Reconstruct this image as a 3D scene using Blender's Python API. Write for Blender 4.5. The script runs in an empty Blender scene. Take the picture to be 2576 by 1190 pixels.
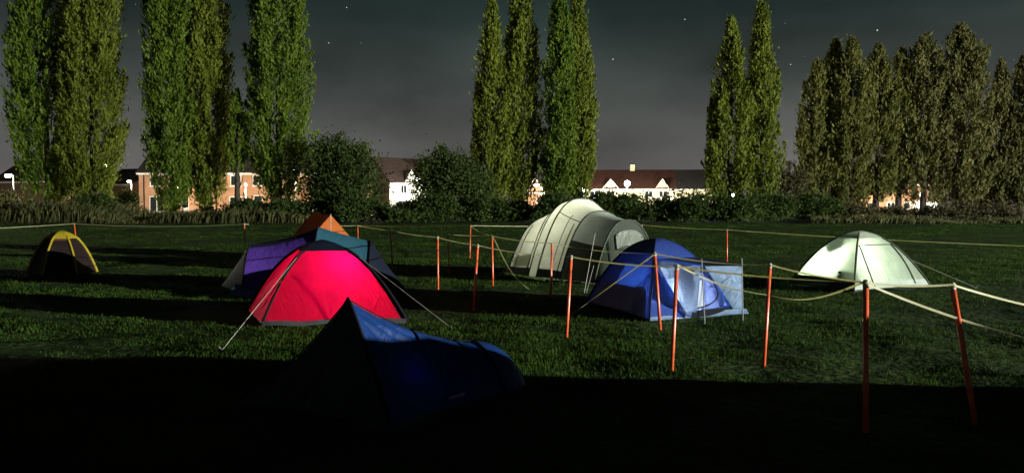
import bpy, math, random
import numpy as np
from mathutils import Vector, Matrix

random.seed(7)
RNG = np.random.default_rng(11)
R = math.radians
scene = bpy.context.scene

# ------------------------------------------------------------------ camera
H_CAM = 1.65
PITCH = R(1.716)
FOC = 1936.0                     # focal length in pixels of a 2576 px wide frame
cam_d = bpy.data.cameras.new('camera')
cam_d.sensor_width = 36.0
cam_d.lens = 36.0 * FOC / 2576.0
cam_d.clip_start = 0.1
cam_d.clip_end = 4000
cam = bpy.data.objects.new('camera', cam_d)
scene.collection.objects.link(cam)
cam.location = (0, 0, H_CAM)
cam.rotation_euler = (R(90) - PITCH, 0, 0)
scene.camera = cam

# ------------------------------------------------------------------ night sky
world = bpy.data.worlds.new('World')
scene.world = world
world.use_nodes = True
wn, wl = world.node_tree.nodes, world.node_tree.links
wn.clear()
w_out = wn.new('ShaderNodeOutputWorld')
w_bg = wn.new('ShaderNodeBackground')
w_tc = wn.new('ShaderNodeTexCoord')
w_sep = wn.new('ShaderNodeSeparateXYZ')
w_ramp = wn.new('ShaderNodeValToRGB')
w_map = wn.new('ShaderNodeMapping')
w_noise = wn.new('ShaderNodeTexNoise')
w_nr = wn.new('ShaderNodeMapRange')
w_mul = wn.new('ShaderNodeMixRGB')
w_mul.blend_type = 'MULTIPLY'
w_mul.inputs[0].default_value = 1.0
wl.new(w_tc.outputs['Generated'], w_sep.inputs[0])
wl.new(w_sep.outputs['Z'], w_ramp.inputs[0])
e = w_ramp.color_ramp.elements
e[0].position, e[0].color = 0.0, (0.150, 0.122, 0.122, 1)
e[1].position, e[1].color = 1.0, (0.006, 0.009, 0.012, 1)
for p, c in ((0.06, (0.112, 0.108, 0.106)), (0.12, (0.078, 0.083, 0.078)), (0.18, (0.045, 0.056, 0.052)),
             (0.24, (0.0190, 0.0305, 0.0280)), (0.30, (0.0088, 0.0178, 0.0165)), (0.5, (0.005, 0.010, 0.0105))):
    q = e.new(p); q.color = (*c, 1)
w_map.inputs['Scale'].default_value = (2.2, 2.2, 4.5)
wl.new(w_tc.outputs['Generated'], w_map.inputs[0])
wl.new(w_map.outputs[0], w_noise.inputs['Vector'])
w_noise.inputs['Scale'].default_value = 1.5
w_noise.inputs['Detail'].default_value = 5
w_nr.inputs['From Min'].default_value = 0.3
w_nr.inputs['From Max'].default_value = 0.72
w_nr.inputs['To Min'].default_value = 0.55
w_nr.inputs['To Max'].default_value = 1.42
wl.new(w_noise.outputs[0], w_nr.inputs[0])
wl.new(w_ramp.outputs[0], w_mul.inputs[1])
wl.new(w_nr.outputs[0], w_mul.inputs[2])
wl.new(w_mul.outputs[0], w_bg.inputs[0])
w_bg.inputs[1].default_value = 1.0
wl.new(w_bg.outputs[0], w_out.inputs[0])

# ------------------------------------------------------------------ exposure and render settings
FLOOD_POWER = 1350000.0           # the camp-site floodlight (its mast is built below)
FLOOD_POS = (110.0, -29.0, 11.5)
vs = scene.view_settings
vs.view_transform = 'Standard'
vs.look = 'None'
vs.exposure = 0.0
vs.gamma = 1.0
vs.use_curve_mapping = False
scene.render.engine = 'CYCLES'
scene.cycles.use_denoising = True
scene.cycles.max_bounces = 6
scene.cycles.diffuse_bounces = 3
scene.cycles.transmission_bounces = 4
scene.cycles.sample_clamp_indirect = 4.0
scene.cycles.caustics_reflective = False
scene.cycles.caustics_refractive = False

COL = scene.collection

# ------------------------------------------------------------------ helpers
def at(px, py, Y):
    """point on the ray through pixel (px,py) of the 2576x1190 frame at distance Y"""
    u = (px - 1288) / FOC; v = (595 - py) / FOC
    dy = math.cos(PITCH) + v * math.sin(PITCH)
    dz = -math.sin(PITCH) + v * math.cos(PITCH)
    t = Y / dy
    return np.array([u * t, Y, H_CAM + dz * t])

def gz(x, y):
    """ground height: flat camp field rising gently towards the tree line"""
    y = np.asarray(y, float); x = np.asarray(x, float)
    t1 = np.clip((y - 30) / 32.0, 0, 1); t1 = t1 * t1 * (3 - 2 * t1)
    t2 = np.clip((y - 58) / 16.0, 0, 1); t2 = t2 * t2 * (3 - 2 * t2)
    return 0.80 * t1 + 0.45 * t2

def ground_pt(px, py):
    lo, hi = 3.0, 300.0
    for _ in range(50):
        m = 0.5 * (lo + hi)
        p = at(px, py, m)
        if p[2] > gz(p[0], p[1]): lo = m
        else: hi = m
    p = at(px, py, lo)
    return np.array([p[0], p[1], float(gz(p[0], p[1]))])

def wob(P, amp, freq, seed=0):
    """smooth pseudo-noise of points (N,3) -> (N,)"""
    r = np.random.default_rng(seed)
    s = np.zeros(len(P)); f = freq; a = 1.0
    for o in range(3):
        for k in range(3):
            d = r.normal(size=3); d /= np.linalg.norm(d)
            s += a * np.sin(P @ (d * f) + r.uniform(0, 6.28))
        f *= 2.1; a *= 0.5
    return amp * s / 3.0

def bumps(Q):
    return wob(Q, 0.034, 1.1, 3) + wob(Q, 0.020, 3.7, 4) + wob(Q, 0.006, 12.0, 5)

def mesh_np(name, V, F):
    """V (N,3), F (M,k) equal-size faces"""
    V = np.asarray(V, np.float32); F = np.asarray(F, np.int32)
    me = bpy.data.meshes.new(name)
    k = F.shape[1]
    me.vertices.add(len(V)); me.vertices.foreach_set('co', V.ravel())
    me.loops.add(F.size); me.loops.foreach_set('vertex_index', F.ravel())
    me.polygons.add(len(F))
    me.polygons.foreach_set('loop_start', np.arange(0, F.size, k, dtype=np.int32))
    me.polygons.foreach_set('loop_total', np.full(len(F), k, np.int32))
    me.update(calc_edges=True)
    return me

def link(name, me, mat=None, parent=None, smooth=False):
    o = bpy.data.objects.new(name, me)
    COL.objects.link(o)
    if mat is not None: me.materials.append(mat)
    if smooth: me.polygons.foreach_set('use_smooth', np.ones(len(me.polygons), bool))
    if parent is not None: o.parent = parent
    return o

def tag(o, label=None, cat=None, group=None, kind=None):
    if label: o['label'] = label
    if cat: o['category'] = cat
    if group: o['group'] = group
    if kind: o['kind'] = kind
    return o

def thing(name, label, cat, loc=(0, 0, 0), group=None, rz=0.0):
    o = bpy.data.objects.new(name, None)
    o.empty_display_size = 0.2
    COL.objects.link(o)
    o.location = [float(c) for c in loc]
    o.rotation_euler = (0, 0, rz)
    return tag(o, label, cat, group)

class MB:
    """collects shapes in world coordinates; build() makes ONE mesh object, relative to its thing's base"""
    def __init__(self): self.v = []; self.f = []
    def add(self, V, F):
        b = len(self.v); self.v += [tuple(map(float, p)) for p in V]
        self.f += [tuple(b + i for i in f) for f in F]; return self
    def box(self, lo, hi):
        x0, y0, z0 = lo; x1, y1, z1 = hi
        V = [(x0,y0,z0),(x1,y0,z0),(x1,y1,z0),(x0,y1,z0),(x0,y0,z1),(x1,y0,z1),(x1,y1,z1),(x0,y1,z1)]
        return self.add(V, [(0,3,2,1),(4,5,6,7),(0,1,5,4),(1,2,6,5),(2,3,7,6),(3,0,4,7)])
    def obox(self, o, ax, ay, lo, hi):
        """box in a frame: origin o, horizontal axes ax, ay (unit xy), z up"""
        o = np.asarray(o, float); X = np.array([ax[0], ax[1], 0.0]); Y = np.array([ay[0], ay[1], 0.0]); Z = np.array([0, 0, 1.0])
        V = []
        for (a, b, c) in ((0,0,0),(1,0,0),(1,1,0),(0,1,0),(0,0,1),(1,0,1),(1,1,1),(0,1,1)):
            V.append(o + X * (hi[0] if a else lo[0]) + Y * (hi[1] if b else lo[1]) + Z * (hi[2] if c else lo[2]))
        return self.add(V, [(0,3,2,1),(4,5,6,7),(0,1,5,4),(1,2,6,5),(2,3,7,6),(3,0,4,7)])
    def tube(self, pts, r, n=8, caps=True):
        pts = [np.asarray(p, float) for p in pts]
        rs = r if hasattr(r, '__len__') else [r] * len(pts)
        V = []; F = []
        ref = np.array([0.31, 0.52, 0.8])
        for i, p in enumerate(pts):
            d = pts[min(i + 1, len(pts) - 1)] - pts[max(i - 1, 0)]
            d = d / (np.linalg.norm(d) + 1e-9)
            a = np.cross(d, ref)
            if np.linalg.norm(a) < 1e-3: a = np.cross(d, [1, 0, 0])
            a /= np.linalg.norm(a); b = np.cross(d, a)
            for k in range(n):
                t = 2 * math.pi * k / n
                V.append(p + rs[i] * (a * math.cos(t) + b * math.sin(t)))
        for i in range(len(pts) - 1):
            for k in range(n):
                k2 = (k + 1) % n
                F.append((i*n+k, i*n+k2, (i+1)*n+k2, (i+1)*n+k))
        if caps:
            F.append(tuple(range(n))[::-1]); F.append(tuple((len(pts)-1)*n + k for k in range(n)))
        return self.add(V, F)
    def grid(self, P, closed=False):
        nu, nv = P.shape[:2]
        F = [(i*nv+j, (i+1)*nv+j, (i+1)*nv+j+1, i*nv+j+1) for i in range(nu-1) for j in range(nv-1)]
        return self.add(P.reshape(-1, 3), F)
    def sphere(self, c, r, n=10, m=7, sq=(1, 1, 1)):
        V = []; F = []
        for i in range(m + 1):
            th = math.pi * i / m
            for k in range(n):
                ph = 2 * math.pi * k / n
                V.append((c[0]+r*sq[0]*math.sin(th)*math.cos(ph), c[1]+r*sq[1]*math.sin(th)*math.sin(ph), c[2]+r*sq[2]*math.cos(th)))
        for i in range(m):
            for k in range(n):
                F.append((i*n+k, (i+1)*n+k, (i+1)*n+(k+1) % n, i*n+(k+1) % n))
        return self.add(V, F)
    def build(self, name, mat, parent=None, smooth=False, origin=None):
        if parent is not None:
            b = np.zeros(3); q = parent
            while q is not None:
                b += np.array(q.location); q = q.parent
        else:
            b = np.zeros(3) if origin is None else np.asarray(origin, float)
        me = bpy.data.meshes.new(name)
        me.from_pydata([(x-b[0], y-b[1], z-b[2]) for x, y, z in self.v], [], self.f)
        me.update()
        o = link(name, me, mat, parent, smooth)
        if parent is None and origin is not None: o.location = [float(c) for c in origin]
        return o

# ------------------------------------------------------------------ materials
def new_mat(name):
    m = bpy.data.materials.new(name); m.use_nodes = True
    n, l = m.node_tree.nodes, m.node_tree.links
    n.clear()
    out = n.new('ShaderNodeOutputMaterial')
    return m, n, l, out

def paint(name, col, rough=0.6, var=0.15, scale=8.0, metal=0.0, bump=0.0, bscale=60, spec=0.4):
    m, n, l, out = new_mat(name)
    p = n.new('ShaderNodeBsdfPrincipled')
    tc = n.new('ShaderNodeTexCoord'); no = n.new('ShaderNodeTexNoise')
    no.inputs['Scale'].default_value = scale; no.inputs['Detail'].default_value = 5
    l.new(tc.outputs['Object'], no.inputs['Vector'])
    mr = n.new('ShaderNodeMapRange')
    mr.inputs['From Min'].default_value = 0.3; mr.inputs['From Max'].default_value = 0.7
    mr.inputs['To Min'].default_value = 1 - var; mr.inputs['To Max'].default_value = 1 + var
    l.new(no.outputs[0], mr.inputs[0])
    mx = n.new('ShaderNodeMixRGB'); mx.blend_type = 'MULTIPLY'; mx.inputs[0].default_value = 1
    mx.inputs[1].default_value = (*col, 1); l.new(mr.outputs[0], mx.inputs[2])
    l.new(mx.outputs[0], p.inputs['Base Color'])
    p.inputs['Roughness'].default_value = rough; p.inputs['Metallic'].default_value = metal
    p.inputs['Specular IOR Level'].default_value = spec
    if bump > 0:
        b = n.new('ShaderNodeBump'); b.inputs['Strength'].default_value = bump; b.inputs['Distance'].default_value = 0.02
        n2 = n.new('ShaderNodeTexNoise'); n2.inputs['Scale'].default_value = bscale; n2.inputs['Detail'].default_value = 4
        l.new(tc.outputs['Object'], n2.inputs['Vector']); l.new(n2.outputs[0], b.inputs['Height']); l.new(b.outputs[0], p.inputs['Normal'])
    l.new(p.outputs[0], out.inputs[0])
    return m

def fabric(name, col, trans=0.35, tcol=None, rough=0.5, var=0.12, crease=0.35):
    """thin tent cloth: reflects and lets light through, lightly creased"""
    m, n, l, out = new_mat(name)
    p = n.new('ShaderNodeBsdfPrincipled'); t = n.new('ShaderNodeBsdfTranslucent'); mix = n.new('ShaderNodeMixShader')
    tc = n.new('ShaderNodeTexCoord')
    no = n.new('ShaderNodeTexNoise'); no.inputs['Scale'].default_value = 3.0; no.inputs['Detail'].default_value = 6
    l.new(tc.outputs['Object'], no.inputs['Vector'])
    mr = n.new('ShaderNodeMapRange')
    mr.inputs['From Min'].default_value = 0.3; mr.inputs['From Max'].default_value = 0.7
    mr.inputs['To Min'].default_value = 1 - var; mr.inputs['To Max'].default_value = 1 + var
    l.new(no.outputs[0], mr.inputs[0])
    for sh, c, sock in ((p, col, 'Base Color'), (t, tcol or col, 'Color')):
        mx = n.new('ShaderNodeMixRGB'); mx.blend_type = 'MULTIPLY'; mx.inputs[0].default_value = 1
        mx.inputs[1].default_value = (*c, 1); l.new(mr.outputs[0], mx.inputs[2]); l.new(mx.outputs[0], sh.inputs[sock])
    p.inputs['Roughness'].default_value = rough
    p.inputs['Specular IOR Level'].default_value = 0.18
    mp = n.new('ShaderNodeMapping'); mp.inputs['Scale'].default_value = (1.0, 1.0, 0.45); mp.inputs['Rotation'].default_value = (0.4, 0.3, 0.5)
    l.new(tc.outputs['Object'], mp.inputs[0])
    n2 = n.new('ShaderNodeTexNoise'); n2.inputs['Scale'].default_value = 5.5; n2.inputs['Detail'].default_value = 5; n2.inputs['Distortion'].default_value = 1.2
    l.new(mp.outputs[0], n2.inputs['Vector'])
    b = n.new('ShaderNodeBump'); b.inputs['Strength'].default_value = crease; b.inputs['Distance'].default_value = 0.05
    l.new(n2.outputs[0], b.inputs['Height'])
    l.new(b.outputs[0], p.inputs['Normal']); l.new(b.outputs[0], t.inputs['Normal'])
    mix.inputs[0].default_value = trans
    l.new(p.outputs[0], mix.inputs[1]); l.new(t.outputs[0], mix.inputs[2]); l.new(mix.outputs[0], out.inputs[0])
    return m

def foliage(name, c_dark, c_light, trans=0.3, scale=0.35, spec=0.2):
    m, n, l, out = new_mat(name)
    p = n.new('ShaderNodeBsdfPrincipled'); t = n.new('ShaderNodeBsdfTranslucent'); mix = n.new('ShaderNodeMixShader')
    g = n.new('ShaderNodeNewGeometry'); no = n.new('ShaderNodeTexNoise'); tc = n.new('ShaderNodeTexCoord')
    no.inputs['Scale'].default_value = scale; no.inputs['Detail'].default_value = 4
    l.new(tc.outputs['Object'], no.inputs['Vector'])
    ad = n.new('ShaderNodeMath'); ad.operation = 'MULTIPLY_ADD'
    l.new(g.outputs['Random Per Island'], ad.inputs[0]); ad.inputs[1].default_value = 0.34
    mr = n.new('ShaderNodeMapRange'); mr.inputs['From Min'].default_value = 0.3; mr.inputs['From Max'].default_value = 0.7
    mr.inputs['To Min'].default_value = 0.0; mr.inputs['To Max'].default_value = 0.62
    l.new(no.outputs[0], mr.inputs[0]); l.new(mr.outputs[0], ad.inputs[2])
    mx = n.new('ShaderNodeMixRGB'); mx.inputs[1].default_value = (*c_dark, 1); mx.inputs[2].default_value = (*c_light, 1)
    l.new(ad.outputs[0], mx.inputs[0])
    l.new(mx.outputs[0], p.inputs['Base Color']); l.new(mx.outputs[0], t.inputs['Color'])
    p.inputs['Roughness'].default_value = 0.6; p.inputs['Specular IOR Level'].default_value = spec
    mix.inputs[0].default_value = trans
    l.new(p.outputs[0], mix.inputs[1]); l.new(t.outputs[0], mix.inputs[2]); l.new(mix.outputs[0], out.inputs[0])
    return m

def emitter(name, col, strength):
    m, n, l, out = new_mat(name)
    em = n.new('ShaderNodeEmission'); em.inputs[0].default_value = (*col, 1); em.inputs[1].default_value = strength
    l.new(em.outputs[0], out.inputs[0]); return m

def ground_mat():
    m, n, l, out = new_mat('field_grass')
    p = n.new('ShaderNodeBsdfPrincipled'); tc = n.new('ShaderNodeTexCoord')
    a = n.new('ShaderNodeTexNoise'); a.inputs['Scale'].default_value = 0.5; a.inputs['Detail'].default_value = 8; a.inputs['Roughness'].default_value = 0.65
    b = n.new('ShaderNodeTexNoise'); b.inputs['Scale'].default_value = 9.0; b.inputs['Detail'].default_value = 6
    l.new(tc.outputs['Object'], a.inputs['Vector']); l.new(tc.outputs['Object'], b.inputs['Vector'])
    r = n.new('ShaderNodeValToRGB'); l.new(a.outputs[0], r.inputs[0])
    r.color_ramp.elements[0].position = 0.32; r.color_ramp.elements[0].color = (0.010, 0.019, 0.005, 1)
    r.color_ramp.elements[1].position = 0.70; r.color_ramp.elements[1].color = (0.052, 0.085, 0.018, 1)
    q = r.color_ramp.elements.new(0.5); q.color = (0.022, 0.047, 0.008, 1)
    r2 = n.new('ShaderNodeMapRange'); r2.inputs['From Min'].default_value = 0.3; r2.inputs['From Max'].default_value = 0.7
    r2.inputs['To Min'].default_value = 0.55; r2.inputs['To Max'].default_value = 1.35
    l.new(b.outputs[0], r2.inputs[0])
    mx = n.new('ShaderNodeMixRGB'); mx.blend_type = 'MULTIPLY'; mx.inputs[0].default_value = 1
    l.new(r.outputs[0], mx.inputs[1]); l.new(r2.outputs[0], mx.inputs[2]); l.new(mx.outputs[0], p.inputs['Base Color'])
    p.inputs['Roughness'].default_value = 0.95; p.inputs['Specular IOR Level'].default_value = 0.1
    bp = n.new('ShaderNodeBump'); bp.inputs['Strength'].default_value = 0.8; bp.inputs['Distance'].default_value = 0.10
    l.new(b.outputs[0], bp.inputs['Height']); l.new(bp.outputs[0], p.inputs['Normal'])
    l.new(p.outputs[0], out.inputs[0]); return m

def brick_mat(name, c1, c2, mortar):
    m, n, l, out = new_mat(name)
    p = n.new('ShaderNodeBsdfPrincipled'); tc = n.new('ShaderNodeTexCoord'); b = n.new('ShaderNodeTexBrick')
    mp = n.new('ShaderNodeMapping'); mp.inputs['Rotation'].default_value = (R(90), 0, 0)
    l.new(tc.outputs['Object'], mp.inputs[0]); l.new(mp.outputs[0], b.inputs['Vector'])
    b.inputs['Scale'].default_value = 4.4; b.inputs['Color1'].default_value = (*c1, 1); b.inputs['Color2'].default_value = (*c2, 1); b.inputs['Mortar'].default_value = (*mortar, 1)
    b.inputs['Mortar Size'].default_value = 0.012
    no = n.new('ShaderNodeTexNoise'); no.inputs['Scale'].default_value = 0.8; no.inputs['Detail'].default_value = 6
    l.new(tc.outputs['Object'], no.inputs['Vector'])
    mr = n.new('ShaderNodeMapRange'); mr.inputs['From Min'].default_value = 0.3; mr.inputs['From Max'].default_value = 0.7
    mr.inputs['To Min'].default_value = 0.8; mr.inputs['To Max'].default_value = 1.15
    l.new(no.outputs[0], mr.inputs[0])
    mx = n.new('ShaderNodeMixRGB'); mx.blend_type = 'MULTIPLY'; mx.inputs[0].default_value = 1
    l.new(b.outputs[0], mx.inputs[1]); l.new(mr.outputs[0], mx.inputs[2]); l.new(mx.outputs[0], p.inputs['Base Color'])
    p.inputs['Roughness'].default_value = 0.9
    l.new(p.outputs[0], out.inputs[0]); return m

def tile_mat(name, c):
    m, n, l, out = new_mat(name)
    p = n.new('ShaderNodeBsdfPrincipled'); tc = n.new('ShaderNodeTexCoord'); w = n.new('ShaderNodeTexWave')
    w.bands_direction = 'Z'; w.inputs['Scale'].default_value = 1.6; w.inputs['Distortion'].default_value = 0.6
    no = n.new('ShaderNodeTexNoise'); no.inputs['Scale'].default_value = 2.5; no.inputs['Detail'].default_value = 6
    l.new(tc.outputs['Object'], w.inputs['Vector']); l.new(tc.outputs['Object'], no.inputs['Vector'])
    r = n.new('ShaderNodeMapRange'); r.inputs['To Min'].default_value = 0.75; r.inputs['To Max'].default_value = 1.2; l.new(w.outputs[1], r.inputs[0])
    r2 = n.new('ShaderNodeMapRange'); r2.inputs['From Min'].default_value = 0.3; r2.inputs['From Max'].default_value = 0.7; r2.inputs['To Min'].default_value = 0.6; r2.inputs['To Max'].default_value = 1.3; l.new(no.outputs[0], r2.inputs[0])
    mu = n.new('ShaderNodeMath'); mu.operation = 'MULTIPLY'; l.new(r.outputs[0], mu.inputs[0]); l.new(r2.outputs[0], mu.inputs[1])
    mx = n.new('ShaderNodeMixRGB'); mx.blend_type = 'MULTIPLY'; mx.inputs[0].default_value = 1; mx.inputs[1].default_value = (*c, 1)
    l.new(mu.outputs[0], mx.inputs[2]); l.new(mx.outputs[0], p.inputs['Base Color']); p.inputs['Roughness'].default_value = 0.85
    l.new(p.outputs[0], out.inputs[0]); return m

M = {}
M['ground'] = ground_mat()
M['blade'] = foliage('grass_blades', (0.007, 0.024, 0.003), (0.066, 0.120, 0.016), 0.35, 0.9, 0.06)
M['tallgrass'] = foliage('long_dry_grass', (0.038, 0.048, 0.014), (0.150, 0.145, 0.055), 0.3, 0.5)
M['bark'] = paint('bark', (0.060, 0.048, 0.034), 0.95, 0.35, 5, bump=0.6, bscale=14)
M['pop_a'] = foliage('poplar_leaves_green', (0.040, 0.085, 0.008), (0.175, 0.245, 0.024), 0.3)
M['pop_b'] = foliage('poplar_leaves_yellow_green', (0.062, 0.094, 0.009), (0.225, 0.255, 0.028), 0.3)
M['pop_c'] = foliage('poplar_leaves_olive', (0.085, 0.098, 0.022), (0.230, 0.225, 0.055), 0.3)
M['pop_d'] = foliage('poplar_leaves_warm_lit', (0.095, 0.100, 0.032), (0.245, 0.230, 0.078), 0.3)  # brown tone holds the warm lamp light on the right-hand row
M['bush'] = foliage('bush_leaves', (0.022, 0.038, 0.010), (0.075, 0.105, 0.022), 0.25)
M['hedge'] = foliage('hedge_leaves', (0.016, 0.034, 0.007), (0.075, 0.110, 0.022), 0.25)
M['hedge_brown'] = foliage('undergrowth', (0.045, 0.045, 0.020), (0.115, 0.100, 0.045), 0.25)
M['orange_post'] = paint('orange_plastic', (0.72, 0.115, 0.038), 0.34, 0.35, 9, spec=0.7)
M['post_cap'] = paint('pale_grey_plastic', (0.62, 0.60, 0.56), 0.5, 0.1, 20)
M['tape'] = fabric('cream_tape', (0.70, 0.68, 0.44), 0.45, rough=0.45, crease=0.1)
M['cord'] = paint('pale_cord', (0.40, 0.39, 0.33), 0.7, 0.1, 40)
M['steel'] = paint('dull_steel', (0.34, 0.35, 0.36), 0.45, 0.1, 30, metal=0.6)
M['black_trim'] = paint('black_webbing', (0.008, 0.009, 0.012), 0.9, 0.2, 40, spec=0.08)
M['groundsheet'] = paint('grey_groundsheet', (0.06, 0.07, 0.075), 0.6, 0.2, 10)

M['red_cloth'] = fabric('red_nylon', (0.52, 0.003, 0.026), 0.55, (0.88, 0.002, 0.085), rough=0.5, crease=0.6)
M['navy_cap'] = fabric('dark_navy_nylon', (0.007, 0.010, 0.022), 0.06, rough=0.6)
M['purple_cloth'] = fabric('purple_nylon', (0.095, 0.040, 0.31), 0.2)
M['teal_cloth'] = fabric('teal_nylon', (0.034, 0.125, 0.18), 0.2)
M['dark_slate_cloth'] = fabric('slate_navy_nylon', (0.020, 0.026, 0.050), 0.1)
M['orange_cloth'] = fabric('orange_canvas', (0.52, 0.135, 0.030), 0.25, rough=0.8)
M['yellow_cloth'] = fabric('yellow_nylon', (0.38, 0.29, 0.022), 0.3)
M['maroon_cloth'] = fabric('dark_brown_nylon', (0.014, 0.009, 0.008), 0.05)
M['blue_dark_cloth'] = fabric('blue_nylon', (0.006, 0.028, 0.125), 0.10, (0.008, 0.02, 0.40), rough=0.5, crease=0.9)
M['door_dark_cloth'] = fabric('charcoal_nylon', (0.016, 0.019, 0.019), 0.04, crease=.8)
M['grey_cloth'] = fabric('pale_grey_polyester', (0.46, 0.51, 0.43), 0.42, (0.60, 0.64, 0.52), rough=0.6, crease=0.45)
M['grey_roof_cloth'] = fabric('mid_grey_polyester', (0.46, 0.52, 0.47), 0.3, rough=0.6, crease=0.25)
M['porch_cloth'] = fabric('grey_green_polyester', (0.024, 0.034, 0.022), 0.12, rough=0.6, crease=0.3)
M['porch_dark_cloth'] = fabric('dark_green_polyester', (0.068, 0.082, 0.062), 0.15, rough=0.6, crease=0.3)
M['window_vinyl'] = fabric('clouded_vinyl_window', (0.15, 0.175, 0.14), 0.3, rough=0.4, crease=0.5)
M['blue_cloth'] = fabric('royal_blue_polyester', (0.045, 0.085, 0.36), 0.35, (0.022, 0.075, 0.46), rough=0.5, crease=0.3)
M['navy_cloth'] = fabric('navy_polyester', (0.016, 0.026, 0.085), 0.12, rough=0.5, crease=0.3)
M['pale_blue_cloth'] = fabric('pale_silver_blue_polyester', (0.30, 0.42, 0.62), 0.35, rough=0.5, crease=0.55)
M['door_blue_cloth'] = fabric('mid_blue_polyester', (0.16, 0.22, 0.55), 0.4, rough=0.5, crease=0.55)
M['ivory_cloth'] = fabric('ivory_polyester', (0.22, 0.26, 0.21), 0.48, (0.76, 0.88, 0.68), rough=0.55, crease=0.5)
M['ivory_cap'] = fabric('grey_ivory_polyester', (0.32, 0.36, 0.29), 0.25, rough=0.55)
M['canvas'] = fabric('heavy_canvas', (0.35, 0.33, 0.26), 0.03, rough=0.9)

M['brick_peach'] = brick_mat('peach_brick', (0.50, 0.27, 0.16), (0.42, 0.22, 0.13), (0.45, 0.36, 0.28))
M['brick_brown'] = brick_mat('brown_brick', (0.26, 0.15, 0.09), (0.21, 0.12, 0.075), (0.26, 0.21, 0.17))
M['render_cream'] = paint('cream_render', (0.72, 0.64, 0.42), 0.9, 0.08, 2)
M['render_white'] = paint('white_render', (0.78, 0.74, 0.62), 0.9, 0.08, 2)
M['roof_dark'] = tile_mat('slate_roof', (0.035, 0.032, 0.030))
M['roof_red'] = tile_mat('red_tile_roof', (0.085, 0.030, 0.018))
M['roof_brown'] = tile_mat('brown_tile_roof', (0.070, 0.040, 0.030))
M['white_trim'] = paint('white_upvc', (0.80, 0.79, 0.76), 0.4, 0.04, 4)
M['glass_dark'] = paint('window_glass', (0.02, 0.025, 0.03), 0.08, 0.1, 1, spec=0.6)
M['glass_lit'] = emitter('lit_window', (1.0, 0.85, 0.55), 1.6)
M['lamp_pole'] = paint('galvanised_pole', (0.42, 0.43, 0.42), 0.5, 0.1, 6)
M['lamp_white'] = emitter('white_lamp', (1.0, 0.97, 0.88), 45)
M['lamp_cool'] = emitter('cool_lamp', (0.85, 0.95, 1.0), 40)
M['lamp_warm'] = emitter('warm_lamp', (1.0, 0.62, 0.36), 10)
M['star_dim'] = emitter('faint_star_light', (0.80, 0.90, 0.96), 0.35)
M['star'] = emitter('star_light', (0.80, 0.92, 0.96), 1.0)
M['van_white'] = paint('white_vehicle_paint', (0.78, 0.78, 0.76), 0.3, 0.03, 3)
M['rubber'] = paint('tyre_rubber', (0.02, 0.02, 0.02), 0.8, 0.1, 8)
M['asphalt'] = paint('asphalt', (0.05, 0.05, 0.05), 0.9, 0.2, 6)

# ================================================================== SETTING
def axis(fine0, fine1, step, out0, out1, g):
    a = list(np.arange(fine0, fine1 + 1e-6, step))
    s = step; v = fine1
    while v < out1: s *= g; v += s; a.append(v)
    s = step; v = fine0; pre = []
    while v > out0: s *= g; v -= s; pre.append(v)
    return np.array(pre[::-1] + a)

def build_ground():
    xs = axis(-16, 14, 0.13, -900, 900, 1.07)
    ys = axis(4, 26, 0.12, -300, 1200, 1.06)
    X, Y = np.meshgrid(xs, ys, indexing='ij')
    Z = gz(X, Y)
    P = np.stack([X.ravel(), Y.ravel(), Z.ravel()], 1)
    near = np.clip(1.2 - np.hypot(P[:, 0], P[:, 1]) / 90.0, 0.15, 1)
    Q = P.copy(); Q[:, 2] = 0
    P[:, 2] += bumps(Q) * near - 0.016
    nv = len(ys)
    i = np.arange(len(xs) - 1)[:, None]; j = np.arange(nv - 1)[None, :]
    a = (i * nv + j).ravel()
    F = np.stack([a, a + nv, a + nv + 1, a + 1], 1)
    o = link('ground', mesh_np('ground', P, F), M['ground'], smooth=True)
    tag(o, kind='structure', label='rough mown grass of the camping field rising to the tree line')
build_ground()

def scatter_wedge(n, d0, d1, spread, bias):
    u = RNG.uniform(0, 1, n)
    d = (d0 ** (1 - bias) + u * (d1 ** (1 - bias) - d0 ** (1 - bias))) ** (1 / (1 - bias))
    x = RNG.uniform(-spread, spread, n) * d
    return x, d

def build_grass():
    n = 520000
    x, y = scatter_wedge(n, 4.4, 60, 0.80, 0.55)
    Q = np.stack([x, y, 0 * x], 1)
    dens = wob(Q, 1.1, 0.9, 20) + wob(Q, 0.8, 2.3, 21) + wob(Q, 0.8, 6.2, 22)
    keep = dens > RNG.uniform(-1.0, 0.9, n)
    x, y, dens = x[keep], y[keep], dens[keep]; n = len(x)
    z = gz(x, y) - 0.03 + bumps(np.stack([x, y, 0 * x], 1)) * np.clip(1.2 - np.hypot(x, y) / 90.0, 0.15, 1)
    h = (0.012 + 0.032 * RNG.uniform(0, 1, n) ** 1.8) * (1 + 0.6 * np.clip(dens, -0.7, 1.4)) + 0.02
    w = 0.003 * (1 + y / 6.0)
    ang = RNG.uniform(0, 2 * np.pi, n); lean = RNG.uniform(0, 0.8, n) * h; la = RNG.uniform(0, 2 * np.pi, n)
    bx, by = np.cos(ang) * w, np.sin(ang) * w
    V = np.zeros((n, 3, 3))
    V[:, 0] = np.stack([x - bx, y - by, z], 1); V[:, 1] = np.stack([x + bx, y + by, z], 1)
    V[:, 2] = np.stack([x + np.cos(la) * lean, y + np.sin(la) * lean, z + h], 1)
    F = np.arange(n * 3).reshape(n, 3)
    o = link('grass', mesh_np('grass', V.reshape(-1, 3), F), M['blade'])
    tag(o, 'short tufty green grass across the whole camping field', 'grass', kind='stuff')
build_grass()

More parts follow.
